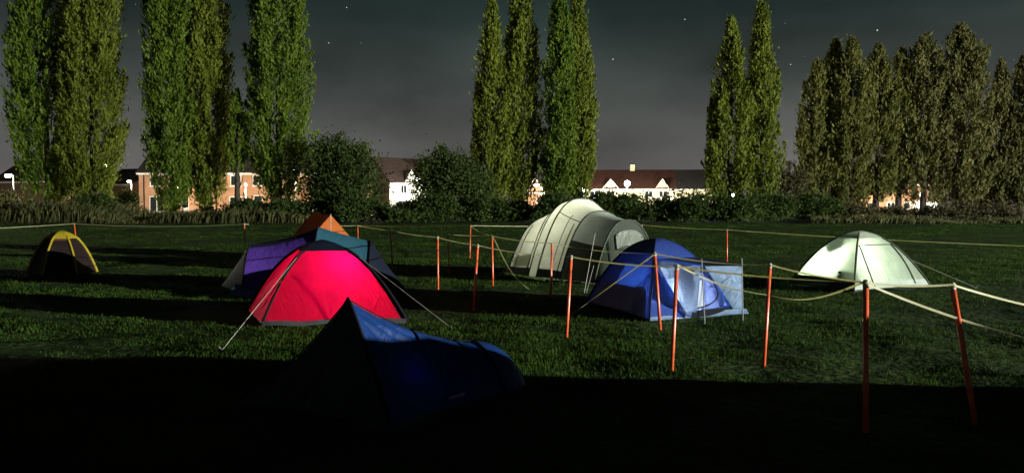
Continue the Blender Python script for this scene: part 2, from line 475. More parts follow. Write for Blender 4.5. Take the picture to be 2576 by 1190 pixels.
def build_tall_grass():
    n = 22000
    px = np.concatenate([RNG.uniform(-420, 780, 16000), RNG.uniform(2040, 2900, 6000)])
    d = RNG.uniform(60.5, 66.5, n)
    x = (px - 1288) / FOC * d
    z = gz(x, d)
    Q = np.stack([x, d, 0 * x], 1)
    clump = wob(Q, 1.0, 1.1, 31)
    h = np.where(px < 1500, 1.05, 0.42) * np.clip(1 + .8 * wob(Q, 1.0, .45, 33), .25, 1.5) * (0.55 + 0.5 * RNG.uniform(0, 1, n)) * (1 + 0.35 * clump)
    w = 0.045 + 0.03 * RNG.uniform(0, 1, n)
    ang = RNG.uniform(0, 2 * np.pi, n); la = RNG.normal(0.0, 1.0, n); lean = RNG.uniform(0.1, 0.75, n) * h
    V = np.zeros((n, 4, 3))
    bx, by = np.cos(ang) * w, np.sin(ang) * w
    mx, my = np.cos(la) * lean * 0.35, np.sin(la) * lean * 0.35
    V[:, 0] = np.stack([x - bx * .5, d - by * .5, z - 0.02], 1)
    V[:, 1] = np.stack([x + bx + mx, d + by + my, z + 0.6 * h], 1)
    V[:, 2] = np.stack([x + np.cos(la) * lean, d + np.sin(la) * lean, z + h], 1)
    V[:, 3] = np.stack([x - bx + mx, d - by + my, z + 0.55 * h], 1)
    o = link('long_grass', mesh_np('long_grass', V.reshape(-1, 3), np.arange(n * 4).reshape(n, 4)), M['tallgrass'])
    tag(o, 'long dry uncut grass along the field edge below the poplars', 'grass', kind='stuff')
build_tall_grass()

road = MB().add([(-120, 76.0, 1.262), (140, 96.0, 1.262), (140, 102.0, 1.262), (-120, 80.5, 1.262)], [(0, 1, 2, 3)]).build('road', M['asphalt'])
tag(road, 'narrow estate road between the tree line and the houses', kind='structure')

# ------------------------------------------------------------------ trees
def leaf_quads(P, A, L, W):
    """diamond sprays: centre P, long axis A (unit), length L, width W"""
    n = len(P)
    r = RNG.normal(size=(n, 3)); B = np.cross(A, r); B /= (np.linalg.norm(B, axis=1, keepdims=True) + 1e-9)
    C = np.cross(A, B)
    V = np.zeros((n, 4, 3))
    L = L[:, None]; W = W[:, None]
    V[:, 0] = P - A * L * .5; V[:, 2] = P + A * L * .5
    V[:, 1] = P + B * W * .5 + C * W * .18; V[:, 3] = P - B * W * .5 + C * W * .18
    return V.reshape(-1, 3)

def trunk_mesh(mb, base, h, r0, limbs=6, lean=(0, 0)):
    b = np.asarray(base, float)
    pts = [b + np.array([lean[0]*t*h + 0.12*math.sin(3*t+h), lean[1]*t*h + 0.10*math.cos(4*t), t * h - (0.15 if t == 0 else 0)]) for t in (0, .02, .12, .3, .55, .8, 1.0)]
    mb.tube(pts, [r0*1.7, r0*1.2, r0, r0*.8, r0*.55, r0*.28, 0.02], 8)
    for k in range(limbs):
        t0 = random.uniform(.10, .6); p = b + np.array([0, 0, t0 * h])
        a = random.uniform(0, 6.28); ln = h * random.uniform(.10, .2)
        q = p + np.array([math.cos(a)*ln*.22, math.sin(a)*ln*.22, ln*.55]); s = p + np.array([math.cos(a)*ln*.33, math.sin(a)*ln*.33, ln])
        mb.tube([p, q, s], [r0*.35*(1-t0), r0*.25*(1-t0), .015], 5)

def poplar(px, Y, py_top, width_px, mat, label, py_crown=505, plumes=175, per=62, group='poplars along the field edge', shape=1.0, shoulder=None):
    x = (px - 1288) / FOC * Y
    base = np.array([x, Y, float(gz(x, Y))])
    top = at(px, py_top, Y)[2]; zc = at(px, py_crown, Y)[2]
    h = top - base[2]; Rm = width_px * 0.57 * Y / FOC
    def prof(u):
        u = np.clip(u, 0, 1)
        return Rm * np.clip(0.50 + 2.4 * u, 0, 1) * (1 - u ** (2.6 * shape)) ** 0.85
    ch_f = max(1.0, (top - zc) / 17.0) ** 1.25; n = int(plumes * .86 * ch_f); per = int(per * 2.3)
    u0 = RNG.uniform(-0.05, 0.93, n) ; a0 = RNG.uniform(0, 2*np.pi, n)
    ch = top - zc
    ln = RNG.uniform(1.6, 4.8, n) * min(1.15, ch / 18.0)
    z0 = zc + u0 * ch; z1 = np.minimum(z0 + ln, top)
    rr = RNG.choice([0.62, 0.78, 0.9, 1.0, 1.13], n, p=[.18, .22, .25, .22, .13]) * RNG.uniform(.94, 1.05, n)
    r1 = prof((z1 - zc) / ch) * rr
    r0 = np.minimum(prof((z0 - zc) / ch), r1 + .5) * RNG.uniform(0.25, 0.65, n)
    ii = np.repeat(np.arange(n), per); m = len(ii)
    t = RNG.uniform(0, 1, m) ** 0.75
    rad = r0[ii] + (r1 - r0)[ii] * t ** 0.8
    zz = z0[ii] + (z1 - z0)[ii] * t
    aa = a0[ii]
    P = np.stack([x + np.cos(aa) * rad, Y + np.sin(aa) * rad, zz], 1)
    thick = (0.36 * np.sin(np.pi * np.clip(t * .88 + .10, 0, 1)) + .04) * min(1.1, ch / 18.0) * RNG.uniform(.7, 1.3, n)[ii]
    P += RNG.normal(size=(m, 3)) * (thick[:, None] * np.array([.62, .62, .8]))
    k = 900                                     # a ragged infill near the axis and stray sprays outside
    u = RNG.uniform(0, 1, k); a = RNG.uniform(0, 6.28, k); r = prof(u) * RNG.uniform(0, 1.10, k) ** .6
    P2 = np.stack([x + np.cos(a) * r, Y + np.sin(a) * r, zc + u * ch], 1)
    A = np.stack([np.cos(aa) * .42, np.sin(aa) * .42, np.ones(m)], 1) + RNG.normal(size=(m, 3)) * .34
    A2 = np.stack([np.cos(a) * .4, np.sin(a) * .4, np.ones(k)], 1) + RNG.normal(size=(k, 3)) * .4
    P = np.concatenate([P, P2]); A = np.concatenate([A, A2]); A /= np.linalg.norm(A, axis=1, keepdims=True)
    if shoulder:                                 # a lower leader standing off to one side
        for (dx, ztop_py, wpx) in shoulder:
            zt = at(px, ztop_py, Y)[2]; kk = 1500
            uu = RNG.uniform(0, 1, kk); ra = wpx * .5 * Y / FOC * np.sqrt(RNG.uniform(0, 1, kk)) * (1 - uu ** 3) ** .8; an = RNG.uniform(0, 6.28, kk)
            S = np.stack([x + dx * Y / FOC + np.cos(an) * ra, Y - .3 + np.sin(an) * ra, zc + (zt - zc) * uu], 1)
            B = np.stack([np.cos(an) * .35, np.sin(an) * .35, np.ones(kk)], 1) + RNG.normal(size=(kk, 3)) * .4
            P = np.concatenate([P, S]); A = np.concatenate([A, B / np.linalg.norm(B, axis=1, keepdims=True)])
    N = len(P); sc = Y / 70.0
    V = leaf_quads(P, A, (.16 + .52 * RNG.uniform(0, 1, N) ** 1.6) * sc, (.07 + .13 * RNG.uniform(0, 1, N)) * sc) - base
    root = thing('poplar_tree', label, 'tree', base, group)
    link('crown', mesh_np('crown', V, np.arange(N * 4).reshape(N, 4)), mat, root)
    mb = MB(); trunk_mesh(mb, base, h * .96, 0.26 * sc, 7); mb.build('trunk', M['bark'], root, True)
    return root

a, b, c, d = M['pop_a'], M['pop_b'], M['pop_c'], M['pop_d']
poplar(118, 70, -420, 158, a, 'leftmost tall green poplar, its crown rising out of the frame', 500)
poplar(238, 68.5, -330, 146, b, 'broad green poplar second from the left beside the leftmost poplar', 505)
poplar(434, 69, -380, 124, a, 'tall poplar in front of the peach brick terrace, left one of a close pair', 505)
poplar(528, 70.5, -300, 106, b, 'tall poplar in front of the peach brick terrace, right one of a close pair', 500)
poplar(704, 69, -330, 152, a, 'wide dark green poplar left of the large round bush', 495)
poplar(600, 68, 226, 56, a, 'short slim young poplar with a bare stem left of the wide poplar', 430, 60, 50, shape=.8)
poplar(1238, 70, -2, 96, b, 'slim pointed poplar, left of the three middle poplars', 510, 150, 56, shoulder=[(-38, 230, 30)])
poplar(1312, 71, -110, 100, b, 'tall poplar, centre of the three middle poplars', 510, 150, 60)
poplar(1408, 69.5, -40, 92, a, 'poplar behind the grey tunnel tent, left stem of the right middle clump', 510, 140, 60)
poplar(1452, 71, -16, 92, b, 'poplar behind the grey tunnel tent, right stem of the right middle clump', 510, 140, 60)
poplar(1836, 70, 44, 112, b, 'poplar right of the red roofed terrace, shorter of a pointed pair', 505, 140, 58, shoulder=[(-50, 245, 34), (-28, 215, 30)])
poplar(1912, 71, 10, 96, b, 'poplar right of the red roofed terrace, taller of a pointed pair', 508, 140, 58)
RG = 'distant poplars on the right'
poplar(2050, 84, 152, 98, c, 'leftmost lower poplar of the long right-hand row', 512, 110, 54, RG, 1.4, [(-22, 300, 40), (-34, 400, 44)])
poplar(2096, 85, 102, 92, c, 'narrow olive poplar with a blunt tip, second of the right-hand row', 512, 120, 54, RG, 1.6)
poplar(2137, 83, 96, 98, c, 'narrow olive poplar with a high tip, third of the right-hand row', 515, 110, 54, RG, 1.6, [(25, 180, 40)])
poplar(2205, 84, 112, 122, c, 'pointed olive poplar standing in the middle of the right-hand row', 490, 120, 54, RG, 1.6, [(-26, 160, 40)])
poplar(2262, 85, 124, 124, c, 'olive poplar with dark gaps right of the pointed one in the right-hand row', 480, 125, 54, RG, 1.7)
poplar(2322, 84, 92, 146, d, 'brownish poplar leaning on the big rounded crown in the right-hand row', 500, 130, 54, RG, 2.0)
poplar(2408, 84, 64, 156, d, 'largest rounded brownish tree of the right-hand row', 515, 210, 58, RG, 2.2)
poplar(2512, 84, 150, 90, d, 'slim brown poplar near the right edge with a pointed tip', 520, 100, 54, RG)
poplar(2568, 83, 143, 92, d, 'brown poplar cut by the right edge of the picture', 520, 130, 54, RG)
poplar(2462, 88, 300, 86, d, 'low brown tree between the rounded crown and the slim brown poplar', 520, 90, 54, RG, 1.2)

def clump_cloud(lobes, n, L, W, upw=0.2):
    """leaf quads through lobes [(cx,cy,cz,rx,ry,rz)] with twigs of sub-clumps"""
    Ps, As = [], []
    vol = np.array([l[3] * l[5] for l in lobes]); vol = vol / vol.sum()
    for l, f in zip(lobes, vol):
        k = max(40, int(n * f)); nsub = max(8, k // 34)
        dirs = RNG.normal(size=(nsub, 3)); dirs /= np.linalg.norm(dirs, axis=1, keepdims=True)
        rad = RNG.uniform(.55, 1.04, nsub)
        cs = np.array(l[:3]) + dirs * rad[:, None] * np.array(l[3:])
        idx = RNG.integers(0, nsub, k)
        s = 0.17 * (l[3] + l[5])
        P = cs[idx] + RNG.normal(size=(k, 3)) * s * np.array([.6, .6, .6])
        A = dirs[idx] * .7 + np.array([0, 0, upw]) + RNG.normal(size=(k, 3)) * .6
        Ps.append(P); As.append(A / np.linalg.norm(A, axis=1, keepdims=True))
    P = np.concatenate(Ps); A = np.concatenate(As); N = len(P)
    return leaf_quads(P, A, RNG.uniform(.6, 1.3, N) * L, RNG.uniform(.6, 1.3, N) * W), N

def bush(name, cat, px, Y, py_top, width_px, mat, label, n=5200, group=None, lobes=7, leaf=0.30, py_base=None, trunk=True):
    x = (px - 1288) / FOC * Y
    g = float(gz(x, Y)); base = np.array([x, Y, g])
    top = at(px, py_top, Y)[2]; hh = top - g; rw = width_px * .5 * Y / FOC
    ls = [(x, Y, g + hh * .45, rw * .86, rw * .75, hh * .48), (x, Y, g + hh * .42, rw * .55, rw * .5, hh * .40)]
    for k in range(lobes):
        an = 6.28 * k / lobes + random.uniform(-.3, .3); q = random.uniform(.35, .62)
        ls.append((x + math.cos(an) * rw * q, Y + math.sin(an) * rw * q * .8, g + hh * random.uniform(.25, .70), rw * random.uniform(.34, .5), rw * .4, hh * random.uniform(.20, .32)))
    ls.append((x + random.uniform(-.15, .15) * rw, Y, g + hh * .86, rw * .26, rw * .3, hh * .13))
    V, N = clump_cloud(ls, n, leaf, leaf * .55)
    V[:, 2] = np.maximum(V[:, 2], g + .02)
    root = thing(name, label, cat, base, group)
    link('crown', mesh_np('crown', V - base, np.arange(N * 4).reshape(N, 4)), mat, root)
    if trunk:
        mb = MB(); trunk_mesh(mb, base, hh * .75, .13, 5); mb.build('trunk', M['bark'], root, True)
    return root

bush('bushy_tree', 'tree', 856, 66.5, 334, 214, M['bush'], 'large dark round tree above the orange ridge tent', 17000)
bush('bushy_tree', 'tree', 1126, 66.5, 369, 186, M['bush'], 'dark round tree with a small top knot left of the middle poplars', 14000)
bush('bushy_tree', 'tree', 1205, 67.5, 402, 80, M['bush'], 'small dark tree tucked between the knotted tree and the slim poplar', 2600, lobes=5)
bush('bushy_tree', 'tree', 1984, 74, 404, 96, M['hedge_brown'], 'low brownish tree in the gap left of the right-hand poplar row', 3600)
bush('bushy_tree', 'tree', 1700, 66, 466, 120, M['hedge_brown'], 'thin straggly shrub in front of the red roofed terrace', 700, leaf=.22)
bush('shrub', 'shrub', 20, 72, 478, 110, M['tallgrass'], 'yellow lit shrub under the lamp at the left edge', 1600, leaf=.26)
bush('shrub', 'shrub', 318, 74, 468, 70, M['bush'], 'small dark shrub left of the peach brick terrace', 1400, leaf=.25)
hed = [(705, 64.5, 508, 120, 'dark hedge bush at the foot of the wide poplar'), (800, 63.5, 500, 120, 'hedge bush behind the orange ridge tent'),
       (905, 63.5, 496, 130, 'hedge bush at the foot of the large round tree'), (1005, 64, 520, 130, 'hedge bush below the white gabled house'),
       (1100, 63.5, 500, 130, 'hedge bush at the foot of the knotted tree'), (1200, 64, 498, 130, 'hedge bush at the foot of the slim middle poplar'),
       (1300, 64, 520, 120, 'low hedge bush below the centre middle poplar'), (1400, 64.5, 500, 120, 'hedge bush just left of the tunnel tent arch'),
       (1495, 65, 490, 120, 'hedge bush rising behind the tunnel tent arch'), (1580, 65, 506, 120, 'hedge bush below the white dormer gable'),
       (1665, 64.5, 508, 130, 'hedge bush below the straggly shrub'), (1755, 64, 508, 130, 'hedge bush below the dark end of the red terrace'),
       (1845, 64, 500, 140, 'hedge bush at the foot of the pointed poplar pair'), (1945, 65, 492, 140, 'hedge bush left of the right-hand poplar row'),
       (2045, 68, 500, 130, 'hedge bush at the foot of the right-hand poplar row'), (625, 65, 516, 90, 'low dark bush at the foot of the young poplar'),
       (235, 65, 505, 130, 'dark bush at the foot of the second poplar from the left')]
for (px, Y, top, w, lab) in hed:
    bush('hedge_bush', 'bush', px + random.uniform(-12, 12), Y + random.uniform(-1, 1), top - random.uniform(2, 22), w * random.uniform(1.0, 1.3), M['hedge'], lab, 6400, 'hedge along the field edge', 7, .23, trunk=False)
und = [(2140, 76, 512, 150, 'brown undergrowth mound left of the lit brick house'), (2250, 76, 522, 160, 'brown undergrowth mound before the lit brick house'),
       (2370, 75, 518, 170, 'brown undergrowth mound under the rounded tree'), (2490, 75, 512, 170, 'brown undergrowth mound near the right edge'),
       (60, 66, 508, 150, 'brown scrub under the lamp at the left edge'), (590, 66.5, 522, 150, 'brown scrub between the poplars before the brick terrace')]
for (px, Y, top, w, lab) in und:
    bush('undergrowth', 'bush', px, Y, top, w, M['hedge_brown'], lab, 2400, 'scrub at the field edge', 6, .26, trunk=False)

# ------------------------------------------------------------------ houses
def house(name, label, A, B, depth, z_eave, z_ridge, wall, roof, openings, gables=(), chimneys=(), zbase=1.25, downpipes=(), extra=None):
    """front facade runs from A to B (xy, left to right seen from the field); back wall is 'depth' behind"""
    A = np.array(A, float); B = np.array(B, float); Ln = np.linalg.norm(B - A)
    ax = (B - A) / Ln; ay = np.array([-ax[1], ax[0]])          # ay points away from the field
    o = np.array([A[0], A[1], zbase])
    root = thing(name, label, 'house', o)
    he, hr = z_eave - zbase, z_ridge - zbase
    def W(u, v, z): return o + np.array([ax[0]*u + ay[0]*v, ax[1]*u + ay[1]*v, z])
    ops = sorted(openings, key=lambda q: q[1])
    mb = MB()
    # front wall built round its openings: piers, aprons and lintels
    cuts = sorted(set([0, Ln] + [q[1] for q in ops] + [q[2] for q in ops]))
    t = 0.3
    for u0, u1 in zip(cuts[:-1], cuts[1:]):
        um = .5 * (u0 + u1); z = 0.0
        for q in sorted([q for q in ops if q[1] <= um <= q[2]], key=lambda q: q[3]):
            if q[3] > z + .01: mb.obox(o, ax, ay, (u0, 0, z), (u1, t, q[3]))
            z = q[4]
        mb.obox(o, ax, ay, (u0, 0, z), (u1, t, he))
    mb.obox(o, ax, ay, (0, depth - t, 0), (Ln, depth, he))
    for u in (0.0, Ln - t):
        V = [W(u, t, 0), W(u, depth - t, 0), W(u, depth - t, he), W(u, depth * .5, hr - .08), W(u, t, he)]
        V2 = [p + np.array([ax[0]*t, ax[1]*t, 0]) for p in V]
        n = len(V)
        mb.add(V + V2, [tuple(range(n)), tuple(range(2*n-1, n-1, -1))] + [(i, n+i, n+(i+1) % n, (i+1) % n) for i in range(n)])
    mb.build('wall', wall, root)
    # roof: two slabs with overhang
    mb = MB(); ov = .35; th = .14
    for s in (0, 1):
        v_e = -ov if s == 0 else depth + ov
        ze = he - (hr - he) * ov / (depth * .5)
        V = [W(-ov*.5, v_e, ze), W(Ln+ov*.5, v_e, ze), W(Ln+ov*.5, depth*.5, hr), W(-ov*.5, depth*.5, hr)]
        V2 = [p + np.array([0, 0, th]) for p in V]
        mb.add(V + V2, [(0,1,2,3), (7,6,5,4), (0,4,5,1), (1,5,6,2), (2,6,7,3), (3,7,4,0)])
    rf = mb.build('roof', roof, root)
    for (u, w, hgt) in chimneys:
        MB().obox(o, ax, ay, (u, depth*.5 - .35, hr - .5), (u + w, depth*.5 + .35, hr + hgt)).build('chimney', wall, rf)
    ze = he - (hr - he) * ov / (depth * .5)
    MB().obox(o, ax, ay, (-.1, -ov - .03, ze - .16), (Ln + .1, -ov + .06, ze + .03)).build('fascia', M['white_trim'], root)
    for (u) in downpipes:
        MB().tube([W(u, -.06, 0), W(u, -.06, he - .25)], .05, 6).build('downpipe', M['black_trim'], root)
    for q in ops:
        kind, u0, u1, z0, z1 = q[:5]; fw = .09
        nm = 'door' if kind == 'door' else 'window'
        mb = MB()
        mb.obox(o, ax, ay, (u0, .04, z0), (u0 + fw, .16, z1)).obox(o, ax, ay, (u1 - fw, .04, z0), (u1, .16, z1))
        mb.obox(o, ax, ay, (u0 + fw, .04, z1 - fw), (u1 - fw, .16, z1)).obox(o, ax, ay, (u0 + fw, .04, z0), (u1 - fw, .16, z0 + fw))
        nmul = 1 if kind == 'door' else max(1, int(round((u1 - u0) / .75)) - 1)
        if kind != 'door':
            for k in range(1, nmul + 1):
                um = u0 + (u1 - u0) * k / (nmul + 1)
                mb.obox(o, ax, ay, (um - fw*.5, .05, z0 + fw), (um + fw*.5, .15, z1 - fw))
        fr = mb.build(nm, M['white_trim'], root)
        if kind == 'door':
            MB().obox(o, ax, ay, (u0 + fw, .09, z0 + fw), (u1 - fw, .12, z0 + 1.0)).build('door_panel', M['white_trim'], fr)
            MB().obox(o, ax, ay, (u0 + fw, .09, z0 + 1.0), (u1 - fw, .11, z1 - fw)).build('pane', M['glass_dark'], fr)
        else:
            MB().obox(o, ax, ay, (u0 + fw, .09, z0 + fw), (u1 - fw, .11, z1 - fw)).build('pane', M['glass_lit'] if kind == 'lit' else M['glass_dark'], fr)
            MB().obox(o, ax, ay, (u0 - .06, -.07, z0 - .07), (u1 + .06, .04, z0)).build('sill', M['white_trim'], fr)
    for (u, w, zp) in gables:       # small gabled dormer breaking the eaves, with white bargeboards
        zb = he - .35; d0, d1 = -.18, depth * .32
        V = [W(u - w/2, d0, zb), W(u + w/2, d0, zb), W(u, d0, zp), W(u - w/2, d1, zb), W(u + w/2, d1, zb), W(u, d1, zp)]
        g = MB().add(V, [(0,1,2), (5,4,3), (0,3,4,1), (1,4,5,2), (2,5,3,0)]).build('dormer', wall, root)
        mb = MB()
        for s in (-1, 1):
            e0 = W(u + s*(w/2 + .18), d0 - .12, zb - .16); e1 = W(u, d0 - .12, zp + .10); up = np.array([0, 0, .20]); bk = np.array([ay[0]*.1, ay[1]*.1, 0])
            VV = [e0, e1, e1 + up, e0 + up, e0 + bk, e1 + bk, e1 + up + bk, e0 + up + bk]
            mb.add(VV, [(0,1,2,3), (7,6,5,4), (0,4,5,1), (1,5,6,2), (2,6,7,3), (3,7,4,0)])
        mb.build('bargeboard', M['white_trim'], g)
        mb = MB()
        for s in (-1, 1):
            V = [W(u + s*(w/2 + .22), d0 - .1, zb - .05), W(u, d0 - .1, zp + .20), W(u, d1, zp + .20), W(u + s*(w/2 + .22), d1, zb - .05)]
            V2 = [p + np.array([0, 0, .1]) for p in V]
            mb.add(V + V2, [(0,1,2,3), (7,6,5,4), (0,4,5,1), (1,5,6,2), (2,6,7,3), (3,7,4,0)])
        mb.build('dormer_roof', roof, g)
    return root

def X(px, Y): return (px - 1288) / FOC * Y
def Zp(py, Y): return float(at(1288, py, Y)[2])

# peach brick terrace behind the left poplars (its facade is about 85 m away)
Y1 = 85.0
A1 = (X(351, Y1), Y1); B1 = (X(900, Y1), Y1)
L1 = B1[0] - A1[0]
def u1(px): return X(px, Y1) - A1[0]
ops = [('win', u1(376), u1(413), .55, 2.3), ('door', u1(456), u1(476), .05, 2.45), ('win', u1(577), u1(610), .5, 2.25), ('door', u1(638), u1(661), .05, 2.4),
       ('win', u1(700), u1(735), .7, 2.2), ('win', u1(378), u1(408), 3.4, 4.6), ('win', u1(450), u1(480), 3.4, 4.6), ('win', u1(580), u1(608), 3.4, 4.6),
       ('win', u1(636), u1(664), 3.4, 4.6), ('door', u1(790), u1(812), .05, 2.3), ('win', u1(840), u1(880), .7, 2.2), ('win', u1(842), u1(872), 3.4, 4.6)]
house('terraced_house', 'long peach brick terrace with dark roof behind the left poplars', A1, B1, 9.0, Zp(431, Y1), Zp(368, Y1 + 4.5), M['brick_peach'], M['roof_dark'], ops, downpipes=[u1(364), u1(545)])
# house beyond it on the left
house('brick_house', 'dim house with dark roof left of the peach brick terrace', (X(255, 112), 112), (X(352, 112), 110), 8.0, Zp(462, 112), Zp(428, 116), M['brick_brown'], M['roof_dark'],
      [('win', 1.2, 2.4, 1.0, 2.2), ('win', 3.4, 4.6, 1.0, 2.2)])
house('brick_house', 'brown brick house end behind the lamp at the left edge', (X(-40, 92), 94), (X(118, 92), 92), 8.0, Zp(452, 92), Zp(404, 96), M['brick_brown'], M['roof_brown'],
      [('win', 2.2, 3.4, .9, 2.1), ('win', 5.0, 6.2, .9, 2.1)])
# white gabled house in the middle
A3 = (X(985, 98), 96.5); B3 = (X(1120, 101), 101.5)
house('rendered_house', 'white rendered house with brown roof and a small gable between the round trees', A3, B3, 9.0, Zp(456, 97), Zp(400, 102), M['render_white'], M['roof_brown'],
      [('win', 1.6, 2.5, 2.9, 4.0), ('door', 4.4, 5.4, .05, 2.1), ('win', 1.2, 2.6, .8, 2.0)], gables=[(3.0, 1.9, Zp(432, 97) - 1.25)])
# long red roofed terrace on the right of the middle
Y4 = 124.0
A4 = (X(1462, Y4), Y4); B4 = (X(1703, Y4), Y4 - 1.0)
def u4(px): return X(px, Y4) - A4[0]
house('terraced_house', 'long terrace with a red tiled roof, chimney and white dormer gables', A4, B4, 9.5, Zp(473, Y4), Zp(430, Y4 + 4.7), M['render_cream'], M['roof_red'],
      [('win', u4(1485), u4(1505), 2.9, 4.0), ('win', u4(1525), u4(1546), 2.9, 4.0), ('door', u4(1575), u4(1590), .05, 2.2), ('win', u4(1620), u4(1640), 2.9, 4.0), ('win', u4(1655), u4(1676), 2.9, 4.0)],
      gables=[(u4(1535), 2.7, Zp(455, Y4) - 1.25), (u4(1663), 2.2, Zp(455, Y4) - 1.25)], chimneys=[(u4(1590), .75, 1.0)])
A5 = (X(1704.5, 122.9), 122.9); B5 = (X(1812, 122), 121.8)
house('rendered_house', 'yellowish rendered house with a black roof at the right end of the red terrace', A5, B5, 9.5, Zp(473, 122.5), Zp(429, 127), M['render_cream'], M['roof_dark'],
      [('win', 2.0, 3.2, .9, 2.2), ('win', 4.6, 5.8, .9, 2.2)])
# brick gable glimpsed between the middle poplars
house('brick_house', 'peach brick house glimpsed between the middle poplars', (X(1290, 108), 108), (X(1392, 108), 107), 8.0, Zp(482, 108), Zp(452, 112), M['brick_peach'], M['roof_brown'],
      [('win', 1.0, 2.2, .9, 2.0), ('win', 3.4, 4.6, .9, 2.0)], gables=[(3.2, 2.4, 5.2)])
# warm lit house behind the right-hand row
house('brick_house', 'warmly lit brick house glimpsed under the right-hand poplars', (X(2160, 118), 118), (X(2345, 118), 116), 8.0, Zp(462, 118), Zp(425, 122), M['brick_peach'], M['roof_brown'],
      [('win', 1.4, 2.6, .9, 2.1), ('win', 4.0, 5.2, .9, 2.1), ('door', 6.4, 7.3, .05, 2.1)])

# white van parked by the warm lit house
def van():
    Yv = 109.0; x0 = X(2296, Yv); zb = 1.27
    root = thing('parked_van', 'white van parked under the right-hand poplars', 'van', (x0, Yv, zb))
    prof = [(0, .35), (4.6, .35), (4.65, .95), (4.2, 1.15), (3.6, 1.95), (0.05, 2.05), (0, 1.9)]
    V = [(x0 + p, Yv - .9, zb + q) for p, q in prof] + [(x0 + p, Yv + .9, zb + q) for p, q in prof]
    n = len(prof)
    MB().add(V, [tuple(range(n)), tuple(range(2*n-1, n-1, -1))] + [(i, n+i, n+(i+1) % n, (i+1) % n) for i in range(n)]).build('body', M['van_white'], root)
    MB().box((x0 + 2.9, Yv - .93, zb + 1.25), (x0 + 3.6, Yv - .905, zb + 1.75)).build('window', M['glass_dark'], root)
    for xx in (.8, 3.7):
        for yy in (-.9, .7):
            MB().tube([(x0 + xx, Yv + yy, zb + .32), (x0 + xx, Yv + yy + .2, zb + .32)], .32, 14).build('wheel', M['rubber'], root)
van()

# ------------------------------------------------------------------ street lamps (each lit)
def street_lamp(px, py, Y, label, mat, power, col, head=.26, arm=(0, 0), globe=False, rad=.2):
    p = at(px, py, Y); x, z = p[0], p[2]
    g = float(gz(x, Y))
    bx, by = x + arm[0], Y + arm[1]
    root = thing('street_lamp', label, 'street lamp', (bx, by, g), 'street lamps of the housing estate')
    pts = [(bx, by, g), (bx, by, g + 1.2), (bx, by, z + .05)]
    if arm != (0, 0): pts += [(bx - arm[0]*.3, by - arm[1]*.3, z + .22), (x, Y, z + .20)]
    else: pts = pts[:2] + [(bx, by, z - head * .9)]
    MB().tube(pts, [.10, .07] + [.055] * (len(pts) - 2), 8).build('pole', M['lamp_pole'], root, True)
    if globe:
        MB().sphere((x, Y, z), head, 12, 8).build('lamp_globe', mat, root, True)
    else:
        MB().sphere((x, Y, z), head, 12, 8, (1.0, .8, .5)).build('lamp_lens', mat, root, True)
        MB().sphere((x, Y, z + head * .62), head * 1.1, 12, 6, (1.05, .85, .28)).build('lamp_hood', M['lamp_pole'], root, True)
    ld = bpy.data.lights.new('lamp_light', 'POINT'); ld.energy = power; ld.color = col; ld.shadow_soft_size = rad
    lo = bpy.data.objects.new('lamp_light', ld); COL.objects.link(lo); lo.parent = root
    lo.location = (x - bx, Y - by, z - head - rad - .12 - g)
    return root
WARM = (1.0, .80, .55); WHITE = (1.0, .93, .78); COOL = (.86, .95, 1.0)
street_lamp(20, 443, 75, 'street lamp with a curved arm at the left edge', M['lamp_white'], 2600, WHITE, .30, (.55, 0))
street_lamp(266, 414, 76, 'street lamp shining through the second poplar from the left', M['lamp_white'], 1500, WHITE, .24, globe=True)
street_lamp(325, 457, 96, 'small street lamp in the gap left of the peach brick terrace', M['lamp_white'], 1700, WARM, .24, (.3, 0))
street_lamp(446, 470, 79.5, 'street lamp added by the close poplar pair to light the brick terrace', M['lamp_white'], 2600, WARM, .12, globe=True)  # added lamp, there to light the terrace facade
street_lamp(743, 420, 76, 'bright globe street lamp left of the large round tree', M['lamp_white'], 3000, WARM, .33, globe=True)
street_lamp(618, 465, 79.5, 'street lamp added behind the young poplar to light the brick terrace', M['lamp_white'], 1500, WARM, .12, globe=True)  # also added for light on the terrace facade
street_lamp(1052, 452, 92, 'street lamp lighting the white rendered house', M['lamp_white'], 3600, WHITE, .24, globe=True)
street_lamp(1206, 445, 92, 'cool white street lamp left of the slim middle poplar', M['lamp_cool'], 2000, COOL, .26, globe=True)
street_lamp(1291, 466, 118, 'distant cool street lamp between the slim and the centre poplar', M['lamp_cool'], 1200, COOL, .26, globe=True)
street_lamp(1350, 466, 100, 'street lamp with an arm between the centre and right middle poplars', M['lamp_white'], 6000, WARM, .32, (.7, 0))
street_lamp(1578, 462, 113, 'bright street lamp in front of the red roofed terrace', M['lamp_white'], 10000, WHITE, .42, globe=True)
street_lamp(1468, 478, 116, 'street lamp at the left end of the red roofed terrace', M['lamp_white'], 4500, WHITE, .26, globe=True)
street_lamp(1690, 486, 115, 'low street lamp at the right end of the red roofed terrace', M['lamp_white'], 4000, WHITE, .26, globe=True)
street_lamp(1845, 492, 76, 'round white lamp low in the hedge below the pointed poplars', M['lamp_cool'], 700, COOL, .24, globe=True)
street_lamp(2112, 478, 92, 'cool white lamp inside the right-hand poplar row', M['lamp_cool'], 500, COOL, .24, globe=True)
street_lamp(2205, 478, 111, 'street lamp lighting the warm brick house under the poplars', M['lamp_white'], 9000, (1.0, .72, .45), .2, globe=True)
street_lamp(2318, 490, 106, 'street lamp above the white van', M['lamp_white'], 5000, WHITE, .2, globe=True)
street_lamp(2491, 495, 90, 'small orange lamp low between the brown poplars on the right', M['lamp_warm'], 300, (1.0, .6, .35), .2, globe=True)

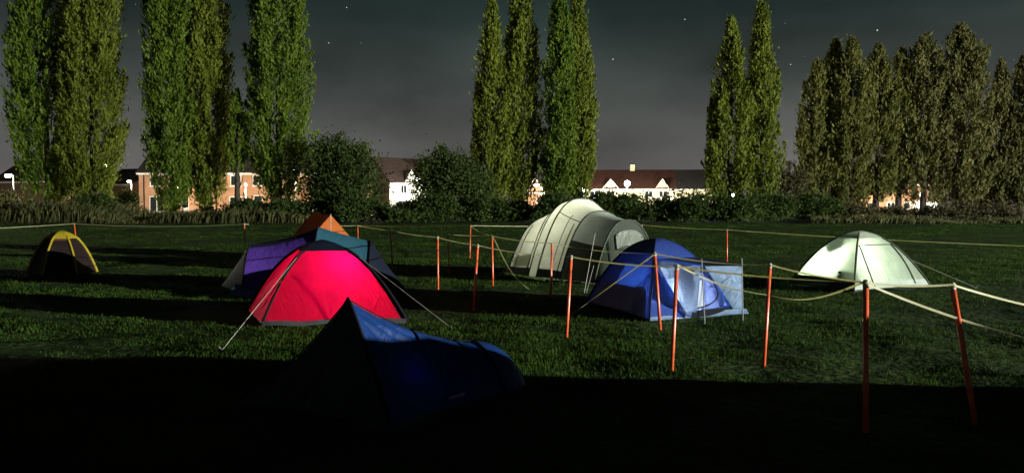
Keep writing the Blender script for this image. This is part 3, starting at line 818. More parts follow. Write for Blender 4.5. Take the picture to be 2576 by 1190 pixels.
# ------------------------------------------------------------------ floodlight mast (out of frame to the right; it lights the field)
def flood_mast():
    x, y, z = FLOOD_POS
    root = thing('floodlight_mast', 'tall floodlight mast standing right of the field', 'floodlight', (x, y, 0))
    MB().tube([(x + .5, y, 0), (x + .5, y, z + .8)], [.14, .08], 10).build('mast', M['lamp_pole'], root, True)
    MB().box((x + .12, y - .45, z - .3), (x + .42, y + .45, z + .35)).build('lamp_housing', M['lamp_pole'], root)
    ld = bpy.data.lights.new('floodlight', 'SPOT'); ld.energy = FLOOD_POWER; ld.color = (.97, 1.0, .90)
    ld.spot_size = R(146); ld.spot_blend = 1.0; ld.shadow_soft_size = .22
    lo = bpy.data.objects.new('floodlight', ld); COL.objects.link(lo); lo.parent = root
    lo.location = (0, 0, z)
    dirv = Vector((-60 - x, 36 - y, 6 - z))
    lo.rotation_euler = dirv.to_track_quat('-Z', 'Y').to_euler()
flood_mast()

# unseen canvas form added right of the frame, profiled to shade the foreground
def shelter():
    root = thing('shadow_caster', 'unseen canvas shadow caster, added and shaped to darken the foreground', 'tent', (9.5, 2, 0))
    prof = [(6.62, 0), (5.18, .68), (4.08, 1.20), (3.6, 1.50), (3.17, 1.69), (2.7, 1.75), (2.39, 1.83), (1.0, 2.07), (-1.5, 1.6), (-3.4, 0)]
    tp = .70                                                # this end is lowered to keep the shadow edge in place
    for (ya, za), (yc, zc) in zip(prof[:-1], prof[1:]):
        MB().add([(8, ya, za * tp), (11, ya, za), (11, yc, zc), (8, yc, zc * tp)], [(0, 1, 2, 3)]).build('roof_panel', M['canvas'], root)
    for xx in (8.02, 10.98):
        MB().add([(xx, y, z * (tp if xx < 9 else 1)) for y, z in prof], [tuple(range(len(prof)))]).build('end_wall', M['canvas'], root)
shelter()

# ------------------------------------------------------------------ stars
stars = [(341, 12, .45, 'faint star above the gap between the left poplars'), (872, 20, .5, 'star near the top edge right of the wide poplar'),
         (827, 109, .5, 'left star of the level pair right of the wide poplar'), (908, 109, .45, 'right star of the level pair right of the wide poplar'),
         (1542, 150, .62, 'lone star right of the middle poplars'), (1723, 50, .55, 'lone star high left of the pointed poplar pair'),
         (1975, 60, .4, 'faint star just right of the tallest pointed poplar'), (2024, 143, .38, 'faint star just above the start of the right-hand row'),
         (1989, 163, .5, 'star low in the gap left of the right-hand row'), (2207, 77, .75, 'brightest star above the right-hand poplar row'),
         (2551, 151, .4, 'star above the brown poplar at the right edge')]
for (px, py, r, lab) in stars:
    p = at(px, py, 1400)
    o = MB().sphere(p, r * 1.6, 6, 4).build('star', M['star_dim'] if r < .46 else M['star'], None, True, origin=p)
    tag(o, lab, 'star', 'stars in the night sky')

# ================================================================== TENTS
def dome_pole(c, corner, H, e, s):
    c = np.asarray(c, float); k = np.asarray(corner, float)
    return np.array([c[0] + (k[0]-c[0]) * s, c[1] + (k[1]-c[1]) * s, H * (1 - s ** e) + .015])

def dome_panel(c, ka, kb, H, e, s0=.22, s1=1.0, t0=0., t1=1., nu=22, nv=22, wrinkle=.007, seed=0, off=0.0, belly=0.03):
    P = np.zeros((nu, nv, 3))
    for i in range(nu):
        s = s0 + (s1 - s0) * i / (nu - 1)
        a = dome_pole(c, ka, H, e, s); b = dome_pole(c, kb, H, e, s)
        for j in range(nv):
            t = t0 + (t1 - t0) * j / (nv - 1)
            P[i, j] = a * (1 - t) + b * t
            q = 4 * t * (1 - t)
            inward = np.array([c[0], c[1], 0]) - np.array([P[i, j, 0], P[i, j, 1], 0])
            P[i, j] += inward * belly * q * (1 if s < .98 else .6)
            if off: P[i, j] += np.array([-inward[0], -inward[1], .6]) / (np.linalg.norm(inward) + .3) * off
    W = P.reshape(-1, 3); d = wob(W, wrinkle, 5.0, seed + 5)
    if nu > 12 and wrinkle > .004:                           # folds pulled out of the pegged corners and scallops along the poles
        ss = np.repeat(s0 + (s1 - s0) * np.arange(nu) / (nu - 1), nv); tt = np.tile(t0 + (t1 - t0) * np.arange(nv) / (nv - 1), nu)
        for tc_ in (tt, 1 - tt):
            dist = np.hypot(1.02 - ss, tc_); ang = np.arctan2(1.02 - ss, tc_ + .02)
            d = d + wrinkle * 1.1 * np.sin(ang * 15 + seed) * np.exp(-dist / .32)
            d = d + wrinkle * .5 * np.sin(ss * 46 + seed * 2) * np.exp(-tc_ / .07)
    edge = np.array([[min(1, 4 * (t0 + (t1 - t0) * j / (nv - 1)) * (1 - (t0 + (t1 - t0) * j / (nv - 1))) + .05) for j in range(nv)] for i in range(nu)]).ravel()
    W[:, 0] += d * edge; W[:, 1] += d * edge * .6; W[:, 2] += np.abs(d) * edge * .3
    return W.reshape(nu, nv, 3)

def pole_tube(root, name, c, k, H, e, r, mat, s0=0.0, lift=.012, s1=1.0):
    pts = []
    for i in range(19):
        s = s0 + (s1 - s0) * i / 18
        p = dome_pole(c, k, H, e, s); p[2] += lift
        out = np.array([k[0]-c[0], k[1]-c[1], 0.]); out /= np.linalg.norm(out)
        pts.append(p + out * lift * s)
    return MB().tube(pts, r, 6).build(name, mat, root, True)

def cap_mesh(root, c, corners, H, e, s1, mat, name='roof_cap', off=.02):
    mb = MB(); n = len(corners)
    for k in range(n):
        mb.grid(dome_panel(c, corners[k], corners[(k+1) % n], H, e, 0.0, s1, nu=8, nv=10, wrinkle=.003, off=off, seed=k, belly=.02))
    return mb.build(name, mat, root, True)

def peg(root, p, to):
    p = np.asarray(p, float); d = np.asarray(to, float) - p; d[2] = 0; d /= (np.linalg.norm(d) + 1e-6)
    MB().tube([p - d*.05 + (0, 0, .07), p + (0, 0, .05), p + d*.06 + (0, 0, -.06)], .006, 5).build('peg', M['steel'], root)

def guy(root, a, b, r=.006, sag=.0):
    a, b = np.asarray(a, float), np.asarray(b, float)
    pts = [a + (b-a)*t + np.array([0, 0, -sag * 4 * t * (1-t)]) for t in np.linspace(0, 1, 9 if sag else 2)]
    MB().tube(pts, r, 5).build('guy_line', M['cord'], root)
    peg(root, b, a)

def inner_light(root, p, power, col, rad=.06):
    ld = bpy.data.lights.new('inside_light', 'POINT'); ld.energy = power; ld.color = col; ld.shadow_soft_size = rad
    lo = bpy.data.objects.new('inside_light', ld); COL.objects.link(lo); lo.parent = root
    b = np.array(root.location); lo.location = [float(v) for v in (np.asarray(p) - b)]

def lantern(p, label, power, col):
    root = thing('camping_lantern', label, 'lantern', p)
    MB().tube([(p[0], p[1], p[2]), (p[0], p[1], p[2] + .05)], .045, 12).build('base', M['black_trim'], root, True)
    MB().tube([(p[0], p[1], p[2] + .21), (p[0], p[1], p[2] + .25)], [.05, .03], 12).build('cap', M['black_trim'], root, True)
    MB().tube([(p[0], p[1], p[2] + .24), (p[0], p[1], p[2] + .40)], .003, 5).build('hanging_cord', M['cord'], root)
    inner_light(root, (p[0], p[1], p[2] + .13), power, col, .03)
    return root

def floor_sheet(root, corners, mat, z=.03):
    MB().add([(k[0], k[1], z) for k in corners], [tuple(range(len(corners)))]).build('groundsheet', mat, root)

# --- red dome tent, lit from inside
def red_tent():
    near, right, left = np.array([-3.66, 11.25]), np.array([-1.60, 11.62]), np.array([-4.47, 13.0])
    back = right + left - near; c = (near + back) / 2
    H, e = 1.16, 2.0
    root = thing('dome_tent', 'glowing red dome tent lit from inside, with a dark top', 'tent', (c[0], c[1], 0))
    cs = [near, right, back, left]
    for k in range(4):
        P = dome_panel(c, cs[k], cs[(k+1) % 4], H, e, .24, 1.0, seed=k, wrinkle=.018, nu=36, nv=36)
        MB().grid(P).build('wall_panel', M['red_cloth'], root, True)
    cap_mesh(root, c, cs, H, e, .34, M['navy_cap'], off=.03)
    for k in range(4): pole_tube(root, 'pole_sleeve', c, cs[k], H, e, .020 if k in (0,) else .026, M['black_trim'], .28)
    # wide dark edging strips along the right and left outline
    for k, (a, b, t0, t1) in enumerate(((near, right, .97, 1.0), (left, near, 0, .05))):
        MB().grid(dome_panel(c, a, b, H, e, .28, 1.0, t0, t1, 22, 4, .004, off=.012)).build('edging', M['navy_cap'], root, True)
    # zip line of the side door
    pts = [dome_panel(c, left, near, H, e, .3 + .68*i/11, .3 + .68*i/11 + .001, .55 + .25 * math.sin(i/11*3.1), .56 + .25*math.sin(i/11*3.1), 2, 2, 0, off=.012)[0, 0] for i in range(12)]
    MB().tube(pts, .008, 5).build('zip', M['black_trim'], root)
    pts = [dome_panel(c, near, right, H, e, .45 + .4*i/7, .45 + .4*i/7 + .001, .40 + .03*i/7, .41 + .03*i/7, 2, 2, 0, off=.008)[0, 0] for i in range(8)]
    MB().tube(pts, .004, 5).build('seam', M['red_cloth'], root)
    floor_sheet(root, [c + (k - c)*.97 for k in cs], M['groundsheet'])
    # loose valance along the front hem
    P = np.zeros((4, 24, 3))
    for i in range(4):
        for j in range(24):
            t = j / 23; q = near + (right - near)*t; outv = np.array([.17, -.98]) * (.02 + .10*i/3*(1 + .5*math.sin(9*t)))
            P[i, j] = (q[0] + outv[0], q[1] + outv[1], .07 - .055*i/3 + .01*math.sin(17*t))
    MB().grid(P).build('valance', M['groundsheet'], root, True)
    g1 = dome_pole(c, near, H, e, .44); g2 = dome_pole(c, right, H, e, .42)
    guy(root, g1 + (0, 0, .03), ground_pt(555, 885), .0035); guy(root, g2 + (0, 0, .03), ground_pt(1137, 826), .0035)
    for k in cs: peg(root, (k[0], k[1], 0), (c[0], c[1], 0))
    lantern((c[0] + .42, c[1] + .02, .58), 'small camping lantern glowing inside the red dome tent', 50, (1.0, .80, .72))
red_tent()

# --- loft helper for hoop tents
def hoop(c, ax, hw, top, p, q, skew=0.0):
    """point of a hoop: q in -1..1 across; ax = unit axis (xy) of the tunnel; side + is to the right of ax"""
    sd = np.array([ax[1], -ax[0]])
    z = top * (1 - abs(q) ** p)
    return np.array([c[0] + sd[0]*hw*q + ax[0]*skew*z, c[1] + sd[1]*hw*q + ax[1]*skew*z, z + .012])

def loft(h0, h1, q0=-1., q1=1., f0=0., f1=1., nu=14, nv=22, sag=.03, wrinkle=.006, seed=0, off=0.0):
    P = np.zeros((nu, nv, 3))
    for i in range(nu):
        f = f0 + (f1 - f0) * i / (nu - 1)
        for j in range(nv):
            q = q0 + (q1 - q0) * j / (nv - 1)
            a, b = hoop(*h0, q), hoop(*h1, q)
            p = a*(1-f) + b*f
            k = 4*f*(1-f)*sag
            cc = np.array([h0[0][0]*(1-f)+h1[0][0]*f, h0[0][1]*(1-f)+h1[0][1]*f, .25])
            w = p - cc; w = w / (np.linalg.norm(w)+1e-6)
            z = p[2]
            p = p - w * k * min(1, z/.3) + w*off
            p[2] = max(p[2], .012)
            P[i, j] = p
    W = P.reshape(-1, 3); d = wob(W, wrinkle, 5.0, seed)
    W[:, 2] += d; W[:, 0] += d * .5
    return W.reshape(nu, nv, 3)

def hoop_tube(root, h, r, mat, name='pole_sleeve', q0=-1., q1=1., lift=.012):
    pts = []
    cc = np.array([h[0][0], h[0][1], .2])
    for q in np.linspace(q0, q1, 27):
        p = hoop(*h, q); w = p - cc; pts.append(p + w / (np.linalg.norm(w)+1e-6) * lift)
    MB().tube(pts, r, 6).build(name, mat, root, True)

def nose(h, tip, q0=-1., q1=1., n=12, m=20, sag=.05, wrinkle=.005, seed=0, f0=0., f1=1.):
    """cloth running from a hoop down to a ground point, slightly hollow"""
    tip = np.asarray(tip, float)
    P = np.zeros((n, m, 3))
    for i in range(n):
        f = f0 + (f1 - f0) * i / (n - 1)
        for j in range(m):
            a = hoop(*h, q0 + (q1 - q0) * j / (m - 1))
            w = .02 + .98 * (1 - f)
            p = tip + (a - tip) * w
            p[2] -= sag * 4 * f * (1 - f) * min(1, a[2] / .4); p[2] = max(p[2], .012)
            P[i, j] = p
    W = P.reshape(-1, 3); d = wob(W, wrinkle, 6.0, seed); W[:, 2] += d * .6; W[:, 0] += d
    return W.reshape(n, m, 3)

def rounded_end(h, reach, q0=-1., q1=1., n=10, m=22, wrinkle=.005, seed=0, ztop=None):
    """bulging end beyond a hoop, along its axis"""
    c, ax, hw, top, p = h[:5]
    P = np.zeros((n, m, 3))
    for i in range(n):
        f = i / (n - 1)
        for j in range(m):
            q = q0 + (q1 - q0) * j / (m - 1)
            k = math.cos(f * math.pi / 2); r = math.sin(f * math.pi / 2) * reach
            a = hoop((c[0] + ax[0]*r, c[1] + ax[1]*r), ax, hw * (.25 + .75*k), max(.03, top * k), p, q)
            P[i, j] = a
    W = P.reshape(-1, 3); d = wob(W, wrinkle, 6.0, seed); W[:, 2] = np.maximum(W[:, 2] + d * .6, .01); W[:, 0] += d
    return W.reshape(n, m, 3)

# --- purple and teal tunnel tent behind the red one
def purple_tent():
    A, B = np.array([-5.74, 16.95]), np.array([-4.30, 17.12])
    ax = (B - A) / np.linalg.norm(B - A)
    h2 = (A, ax, 1.0, .97, 2.0); h1 = (B, ax, 1.18, 1.33, 2.0)
    root = thing('tunnel_tent', 'purple and teal tunnel tent standing behind the glowing red tent', 'tent', (-4.8, 16.9, 0))
    MB().grid(loft(h2, h1, -1, -.30, sag=.06, seed=2)).build('roof_panel', M['dark_slate_cloth'], root, True)
    MB().grid(loft(h2, h1, -.30, .30, sag=.06, seed=3)).build('roof_panel', M['dark_slate_cloth'], root, True)
    MB().grid(loft(h2, h1, .30, 1, sag=.06, seed=4)).build('side_panel', M['purple_cloth'], root, True)
    h3 = (B + ax * 1.15, ax, 1.22, 1.02, 2.0)
    MB().grid(loft(h1, h3, -1, 1, sag=.02, seed=5)).build('front_panel', M['teal_cloth'], root, True)
    MB().grid(nose(h3, (-2.3, 16.6, .02), seed=6)).build('porch', M['navy_cap'], root, True)
    hb = (A, -ax, 1.0, .97, 2.0)
    MB().grid(nose(hb, (-6.55, 17.3, .02), sag=.02, seed=7)).build('rear_panel', M['dark_slate_cloth'], root, True)
    for h in (h1, h2, h3): hoop_tube(root, h, .018, M['black_trim'])
    # low grey-blue flap pegged out at the left
    g0, g1, g2 = ground_pt(566, 748), ground_pt(648, 748), at(594, 713, 15.9)
    P = np.zeros((8, 8, 3))
    for i in range(8):
        for j in range(8):
            s, t = i/7, j/7
            P[i, j] = (1-s)*((1-t)*np.array(g0) + t*np.array(g1)) + s*((1-t)*g2 + t*(at(642, 724, 16.1)))
            P[i, j, 2] = max(P[i, j, 2], .012) - .03*math.sin(math.pi*t)*s
    MB().grid(P).build('door_flap', M['teal_cloth'], root, True)
    guy(root, at(735, 588, 16.9), ground_pt(660, 655), .006)
purple_tent()

# --- orange ridge tent at the back
def ridge_tent():
    F = at(832, 541, 27.2); Bk = at(787, 533, 29.7)
    ax = np.array([Bk[0]-F[0], Bk[1]-F[1]]); ln = np.linalg.norm(ax); ax /= ln
    sd = np.array([-ax[1], ax[0]]) * -1                      # to the right seen from the front
    hw = 1.40
    root = thing('ridge_tent', 'orange canvas ridge tent behind the purple tunnel tent', 'tent', (F[0], F[1], 0))
    def corner(p, s): return np.array([p[0] + sd[0]*hw*s, p[1] + sd[1]*hw*s, .03])
    for s in (-1, 1):
        P = np.zeros((12, 12, 3)); f0, b0 = corner(F, s), corner(Bk, s)
        for i in range(12):
            for j in range(12):
                t, v = i/11, j/11
                top = F*(1-t) + Bk*t - np.array([0, 0, .05*4*t*(1-t)]); bot = f0*(1-t) + b0*t
                P[i, j] = top*(1-v) + bot*v - np.array([0, 0, .05*math.sin(math.pi*v)])
        MB().grid(P).build('roof_panel', M['orange_cloth'], root, True)
    for e_, p in (('front_wall', F), ('rear_wall', Bk)):
        for s in (-1, 1):
            P = np.zeros((10, 6, 3)); k = corner(p, s); foot = np.array([p[0], p[1], .03])
            for i in range(10):
                for j in range(6):
                    t, v = i/9, j/5
                    P[i, j] = p*(1-t) + (foot*(1-v) + k*v)*t - np.array([ax[0], ax[1], 0])*(.01*math.sin(6*v)*t)
            MB().grid(P).build(e_, M['orange_cloth'], root, True)
    MB().tube([F + (0, 0, .03), (F[0]-ax[0]*.03, F[1]-ax[1]*.03, .0)], .008, 6).build('front_pole', M['post_cap'], root)
    MB().tube([Bk + (0, 0, .08), (Bk[0], Bk[1], .0)], .014, 6).build('rear_pole', M['post_cap'], root)
    MB().tube([F + (0, 0, .01), (F + Bk)/2 - (0, 0, .04), Bk + (0, 0, .01)], .012, 6).build('ridge_seam', M['orange_cloth'], root)
ridge_tent()

# --- small yellow topped tent on the left
def yellow_tent():
    c = np.array([-12.25, 20.9]); r = np.array([.87, .5]); f = np.array([-.5, .87])
    cs = [c - .42*r - .60*f, c + .36*r - .66*f, c + .84*r + .05*f, c + .50*r + .62*f, c - .46*r + .62*f, c - .80*r + .08*f]
    H, e = 1.12, 2.3
    root = thing('dome_tent', 'small dark tent with yellow top and yellow pole sleeves at the left', 'tent', (c[0], c[1], 0))
    for k in range(6):
        MB().grid(dome_panel(c, cs[k], cs[(k+1) % 6], H, e, .30, 1, seed=k, nu=16, nv=10, belly=.02)).build('wall_panel', M['maroon_cloth'], root, True)
    cap_mesh(root, c, cs, H, e, .46, M['yellow_cloth'], off=.025)
    for k in range(6):
        pole_tube(root, 'pole_sleeve', c, cs[k], H, e, .030 if k < 2 else .036, M['yellow_cloth'], .38)
    MB().grid(dome_panel(c, cs[0], cs[1], H, e, .40, .50, 0, 1, 4, 14, .002, off=.014)).build('door_hood', paint('maroon_nylon', (.09, .018, .014), .7), root, True)
    floor_sheet(root, [c + (k-c)*.95 for k in cs], M['groundsheet'])
yellow_tent()

# --- near blue tent, mostly in shadow
def near_tent():
    root = thing('ridge_tent', 'low dark blue one-person tent in the foreground, only its top lit', 'tent', (-.9, 6.9, 0))
    ax = np.array([1.10, .98]); ax /= np.linalg.norm(ax)
    hF = (np.array([-1.37, 6.42]), ax, .62, .915, 1.12)
    hE = (np.array([-.38, 7.40]), ax, .48, .40, 1.9)
    def folds(P, q0, q1):
        nu, nv = P.shape[:2]
        for i in range(nu):
            for j in range(nv):
                f = i / (nu - 1); q = abs(q0 + (q1 - q0) * j / (nv - 1)); an = math.atan2(q, f + .03)
                k = .016 * math.sin(an * 17) * math.exp(-((math.hypot(f, q) - .35) / .35) ** 2) * min(1, q * 6)
                P[i, j, 2] += k; P[i, j, 0] += k * .5
        return P
    MB().grid(folds(loft(hF, hE, 0, 1, sag=.085, nu=44, nv=36, wrinkle=.010, seed=11), 0, 1)).build('side_panel', M['blue_dark_cloth'], root, True)
    MB().grid(loft(hF, hE, -1, 0, sag=.085, nu=26, nv=20, wrinkle=.010, seed=11)).build('side_panel', M['blue_dark_cloth'], root, True)
    hb = (np.array([-1.37, 6.42]), -ax, .62, .915, 1.12)
    MB().grid(nose(hb, (-2.40, 6.58, .015), -1, 0, sag=.10, seed=12)).build('door_panel', M['door_dark_cloth'], root, True)
    MB().grid(nose(hb, (-2.40, 6.58, .015), 0, 1, sag=.10, seed=12)).build('door_panel', M['door_dark_cloth'], root, True)
    MB().grid(rounded_end(hE, .48, seed=13)).build('foot_end', M['blue_dark_cloth'], root, True)
    hoop_tube(root, hF, .016, M['black_trim']); hoop_tube(root, hE, .010, M['black_trim'])
    pts = [hoop(*hF, 0) * (1-t) + hoop(*hE, 0) * t - np.array([0, 0, .085*4*t*(1-t) - .008]) for t in np.linspace(0, 1, 15)]
    MB().tube(pts, .006, 5).build('ridge_seam', M['black_trim'], root)
    p = loft(hF, hE, .94, .945, .5, .6, 2, 2, .09, 0, off=.012)
    a, b = p[0, 0], p[1, 0]
    MB().add([a, a + (b-a)*1.35, a + (b-a)*1.35 + (0, .01, .028), a + (0, .01, .016)], [(0, 1, 2, 3)]).build('care_label', paint('grey_label', (.22, .22, .24), .7), root)
    MB().tube([(-1.78, 6.22, .02), (-1.34, 6.36, .03)], .012, 5).build('door_hem', M['door_dark_cloth'], root)
    pts = [hoop(*hb, 0) * (1-t) + np.array([-2.40, 6.58, .015]) * t - np.array([0, 0, .10*4*t*(1-t) - .012]) for t in np.linspace(0, .96, 12)]
    MB().tube(pts, .007, 5).build('door_zip', M['black_trim'], root)
    inner_light(root, (-.93, 6.60, .20), .45, (.30, .40, 1.0), .09)
near_tent()

# --- grey tunnel tent with porch
def grey_tent():
    ax = np.array([.50, -.866])                             # towards the porch front
    Fc, Mc, Bc = np.array([2.80, 18.63]), np.array([1.86, 20.55]), np.array([1.02, 22.0])
    root = thing('tunnel_tent', 'large pale grey family tunnel tent with a dark green porch', 'tent', (1.9, 20.5, 0))
    hM = (Mc, ax, 1.42, 2.02, 2.5); hM2 = (Mc - ax*.42, ax, 1.40, 1.96, 2.5); hB = (Bc, ax, 1.30, 1.50, 2.5)
    hP = (Mc + ax*.85, ax, 1.25, 1.68, 2.6); hF = (Fc, ax, .98, 1.46, 2.6)
    kw = dict(nv=30, wrinkle=.008)
    MB().grid(loft(hM2, hM, sag=.01, seed=1, **kw)).build('roof_band', M['grey_cloth'], root, True)
    MB().grid(loft(hM, hP, -1, .38, sag=.03, seed=2, **kw)).build('living_panel', M['grey_cloth'], root, True)
    MB().grid(loft(hM, hP, .38, 1, sag=.03, seed=2, **kw)).build('living_panel', M['grey_cloth'], root, True)
    MB().grid(loft(hB, hM2, sag=.04, seed=3, **kw)).build('bedroom_panel', M['grey_cloth'], root, True)
    hb = (Bc, -ax, 1.30, 1.50, 2.5)
    MB().grid(rounded_end(hb, .7, seed=4, m=26)).build('rear_panel', M['porch_dark_cloth'], root, True)
    MB().grid(loft(hP, hF, -.72, .72, sag=.03, seed=5, **kw)).build('porch_roof', M['grey_roof_cloth'], root, True)
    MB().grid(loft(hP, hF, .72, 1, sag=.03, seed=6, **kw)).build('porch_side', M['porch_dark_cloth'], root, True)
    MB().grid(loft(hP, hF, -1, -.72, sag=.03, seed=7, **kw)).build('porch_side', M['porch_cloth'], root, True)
    # front wall, leaning out at its foot, with window and door
    def front(q, v, off=0.0):                               # q -1..1 across, v 0 top .. 1 foot
        a = hoop(*hF, q); lean = .32 * v ** 1.2 * (1 - .5*abs(q))
        z = a[2]*(1 - v)
        return np.array([a[0] + ax[0]*(lean + off), a[1] + ax[1]*(lean + off), max(z, .015)])
    def fgrid(q0, q1, v0, v1, off=0., nu=14, nv=14, sd=0):
        P = np.zeros((nu, nv, 3))
        for i in range(nu):
            for j in range(nv): P[i, j] = front(q0 + (q1-q0)*i/(nu-1), v0 + (v1-v0)*j/(nv-1), off)
        W = P.reshape(-1, 3); W[:, 1] += wob(W, .006, 6, sd); return W.reshape(nu, nv, 3)
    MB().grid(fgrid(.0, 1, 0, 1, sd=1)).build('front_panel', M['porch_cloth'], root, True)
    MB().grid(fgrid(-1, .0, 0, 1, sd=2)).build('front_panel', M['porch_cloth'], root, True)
    # right half window: vinyl pane with dark edge
    w0 = (-.48, .42, .15, .40)
    MB().grid(fgrid(*w0, off=.02, sd=3)).build('window', M['window_vinyl'], root, True)
    wp = [front(w0[0], w0[2], .03), front(w0[1], w0[2], .03), front(w0[1], w0[3], .03), front(w0[0], w0[3], .03), front(w0[0], w0[2], .03)]
    MB().tube(wp, .010, 5).build('window_edge', M['black_trim'], root)
    for q in (.62, -.72):
        MB().tube([front(q, v, .02) for v in np.linspace(.06, 1, 10)], .012, 5).build('zip', M['black_trim'], root)
    MB().tube([front(q, .62, .02) for q in np.linspace(.9, -.9, 14)], .008, 5).build('seam', M['black_trim'], root)
    # pole sleeves
    for h, r in ((hM, .020), (hM2, .016), (hB, .016), (hP, .018), (hF, .024)): hoop_tube(root, h, r, M['porch_dark_cloth'])
    # left side details: mud skirt, pale window patch, door seams
    MB().grid(loft(hB, hM2, .955, 1.0, sag=.04, off=.012, nu=12, nv=5)).build('mud_skirt', M['porch_dark_cloth'], root, True)
    MB().grid(loft(hM, hP, .955, 1.0, sag=.04, off=.012, nu=12, nv=5)).build('mud_skirt', M['porch_dark_cloth'], root, True)
    MB().grid(loft(hB, hM2, .87, .95, .10, .86, sag=.04, off=.014, nu=10, nv=6)).build('vent_flap', fabric('cream_polyester', (.62, .66, .50), .4, crease=.2), root, True)
    for (ha, hb_, f, q0, q1, r) in ((hM, hP, .80, .55, .99, .014), (hM, hP, .52, .45, .9, .010), (hB, hM2, .22, .5, .99, .012), (hB, hM2, .86, .4, .99, .016)):
        pts = [loft(ha, hb_, q, q + .001, f, f + .001, 2, 2, .03, 0, off=.016)[0, 0] for q in np.linspace(q0, q1, 12)]
        MB().tube(pts, r, 5).build('seam', M['porch_dark_cloth'], root)
    pts = [loft(hM, hP, .50, .501, f, f + .001, 2, 2, .03, 0, off=.016)[0, 0] for f in np.linspace(0, .95, 10)]
    MB().tube(pts, .013, 5).build('seam', M['porch_dark_cloth'], root)
    gp = ground_pt(1470, 735)
    guy(root, at(1497, 588, 17.9), gp, .007); guy(root, at(1494, 668, 17.8), gp + (.05, .02, 0), .005)
    guy(root, at(1304, 640, 21.6), ground_pt(1258, 690), .008)
    inner_light(root, (1.75, 20.8, 1.2), 95, (1.0, .95, .80), .25)  # lamp added without a lantern, to brighten the pale left panels
    inner_light(root, (1.30, 21.5, .9), 42, (1.0, .95, .80), .25)  # added likewise, brightens the bedroom panels from inside
grey_tent()

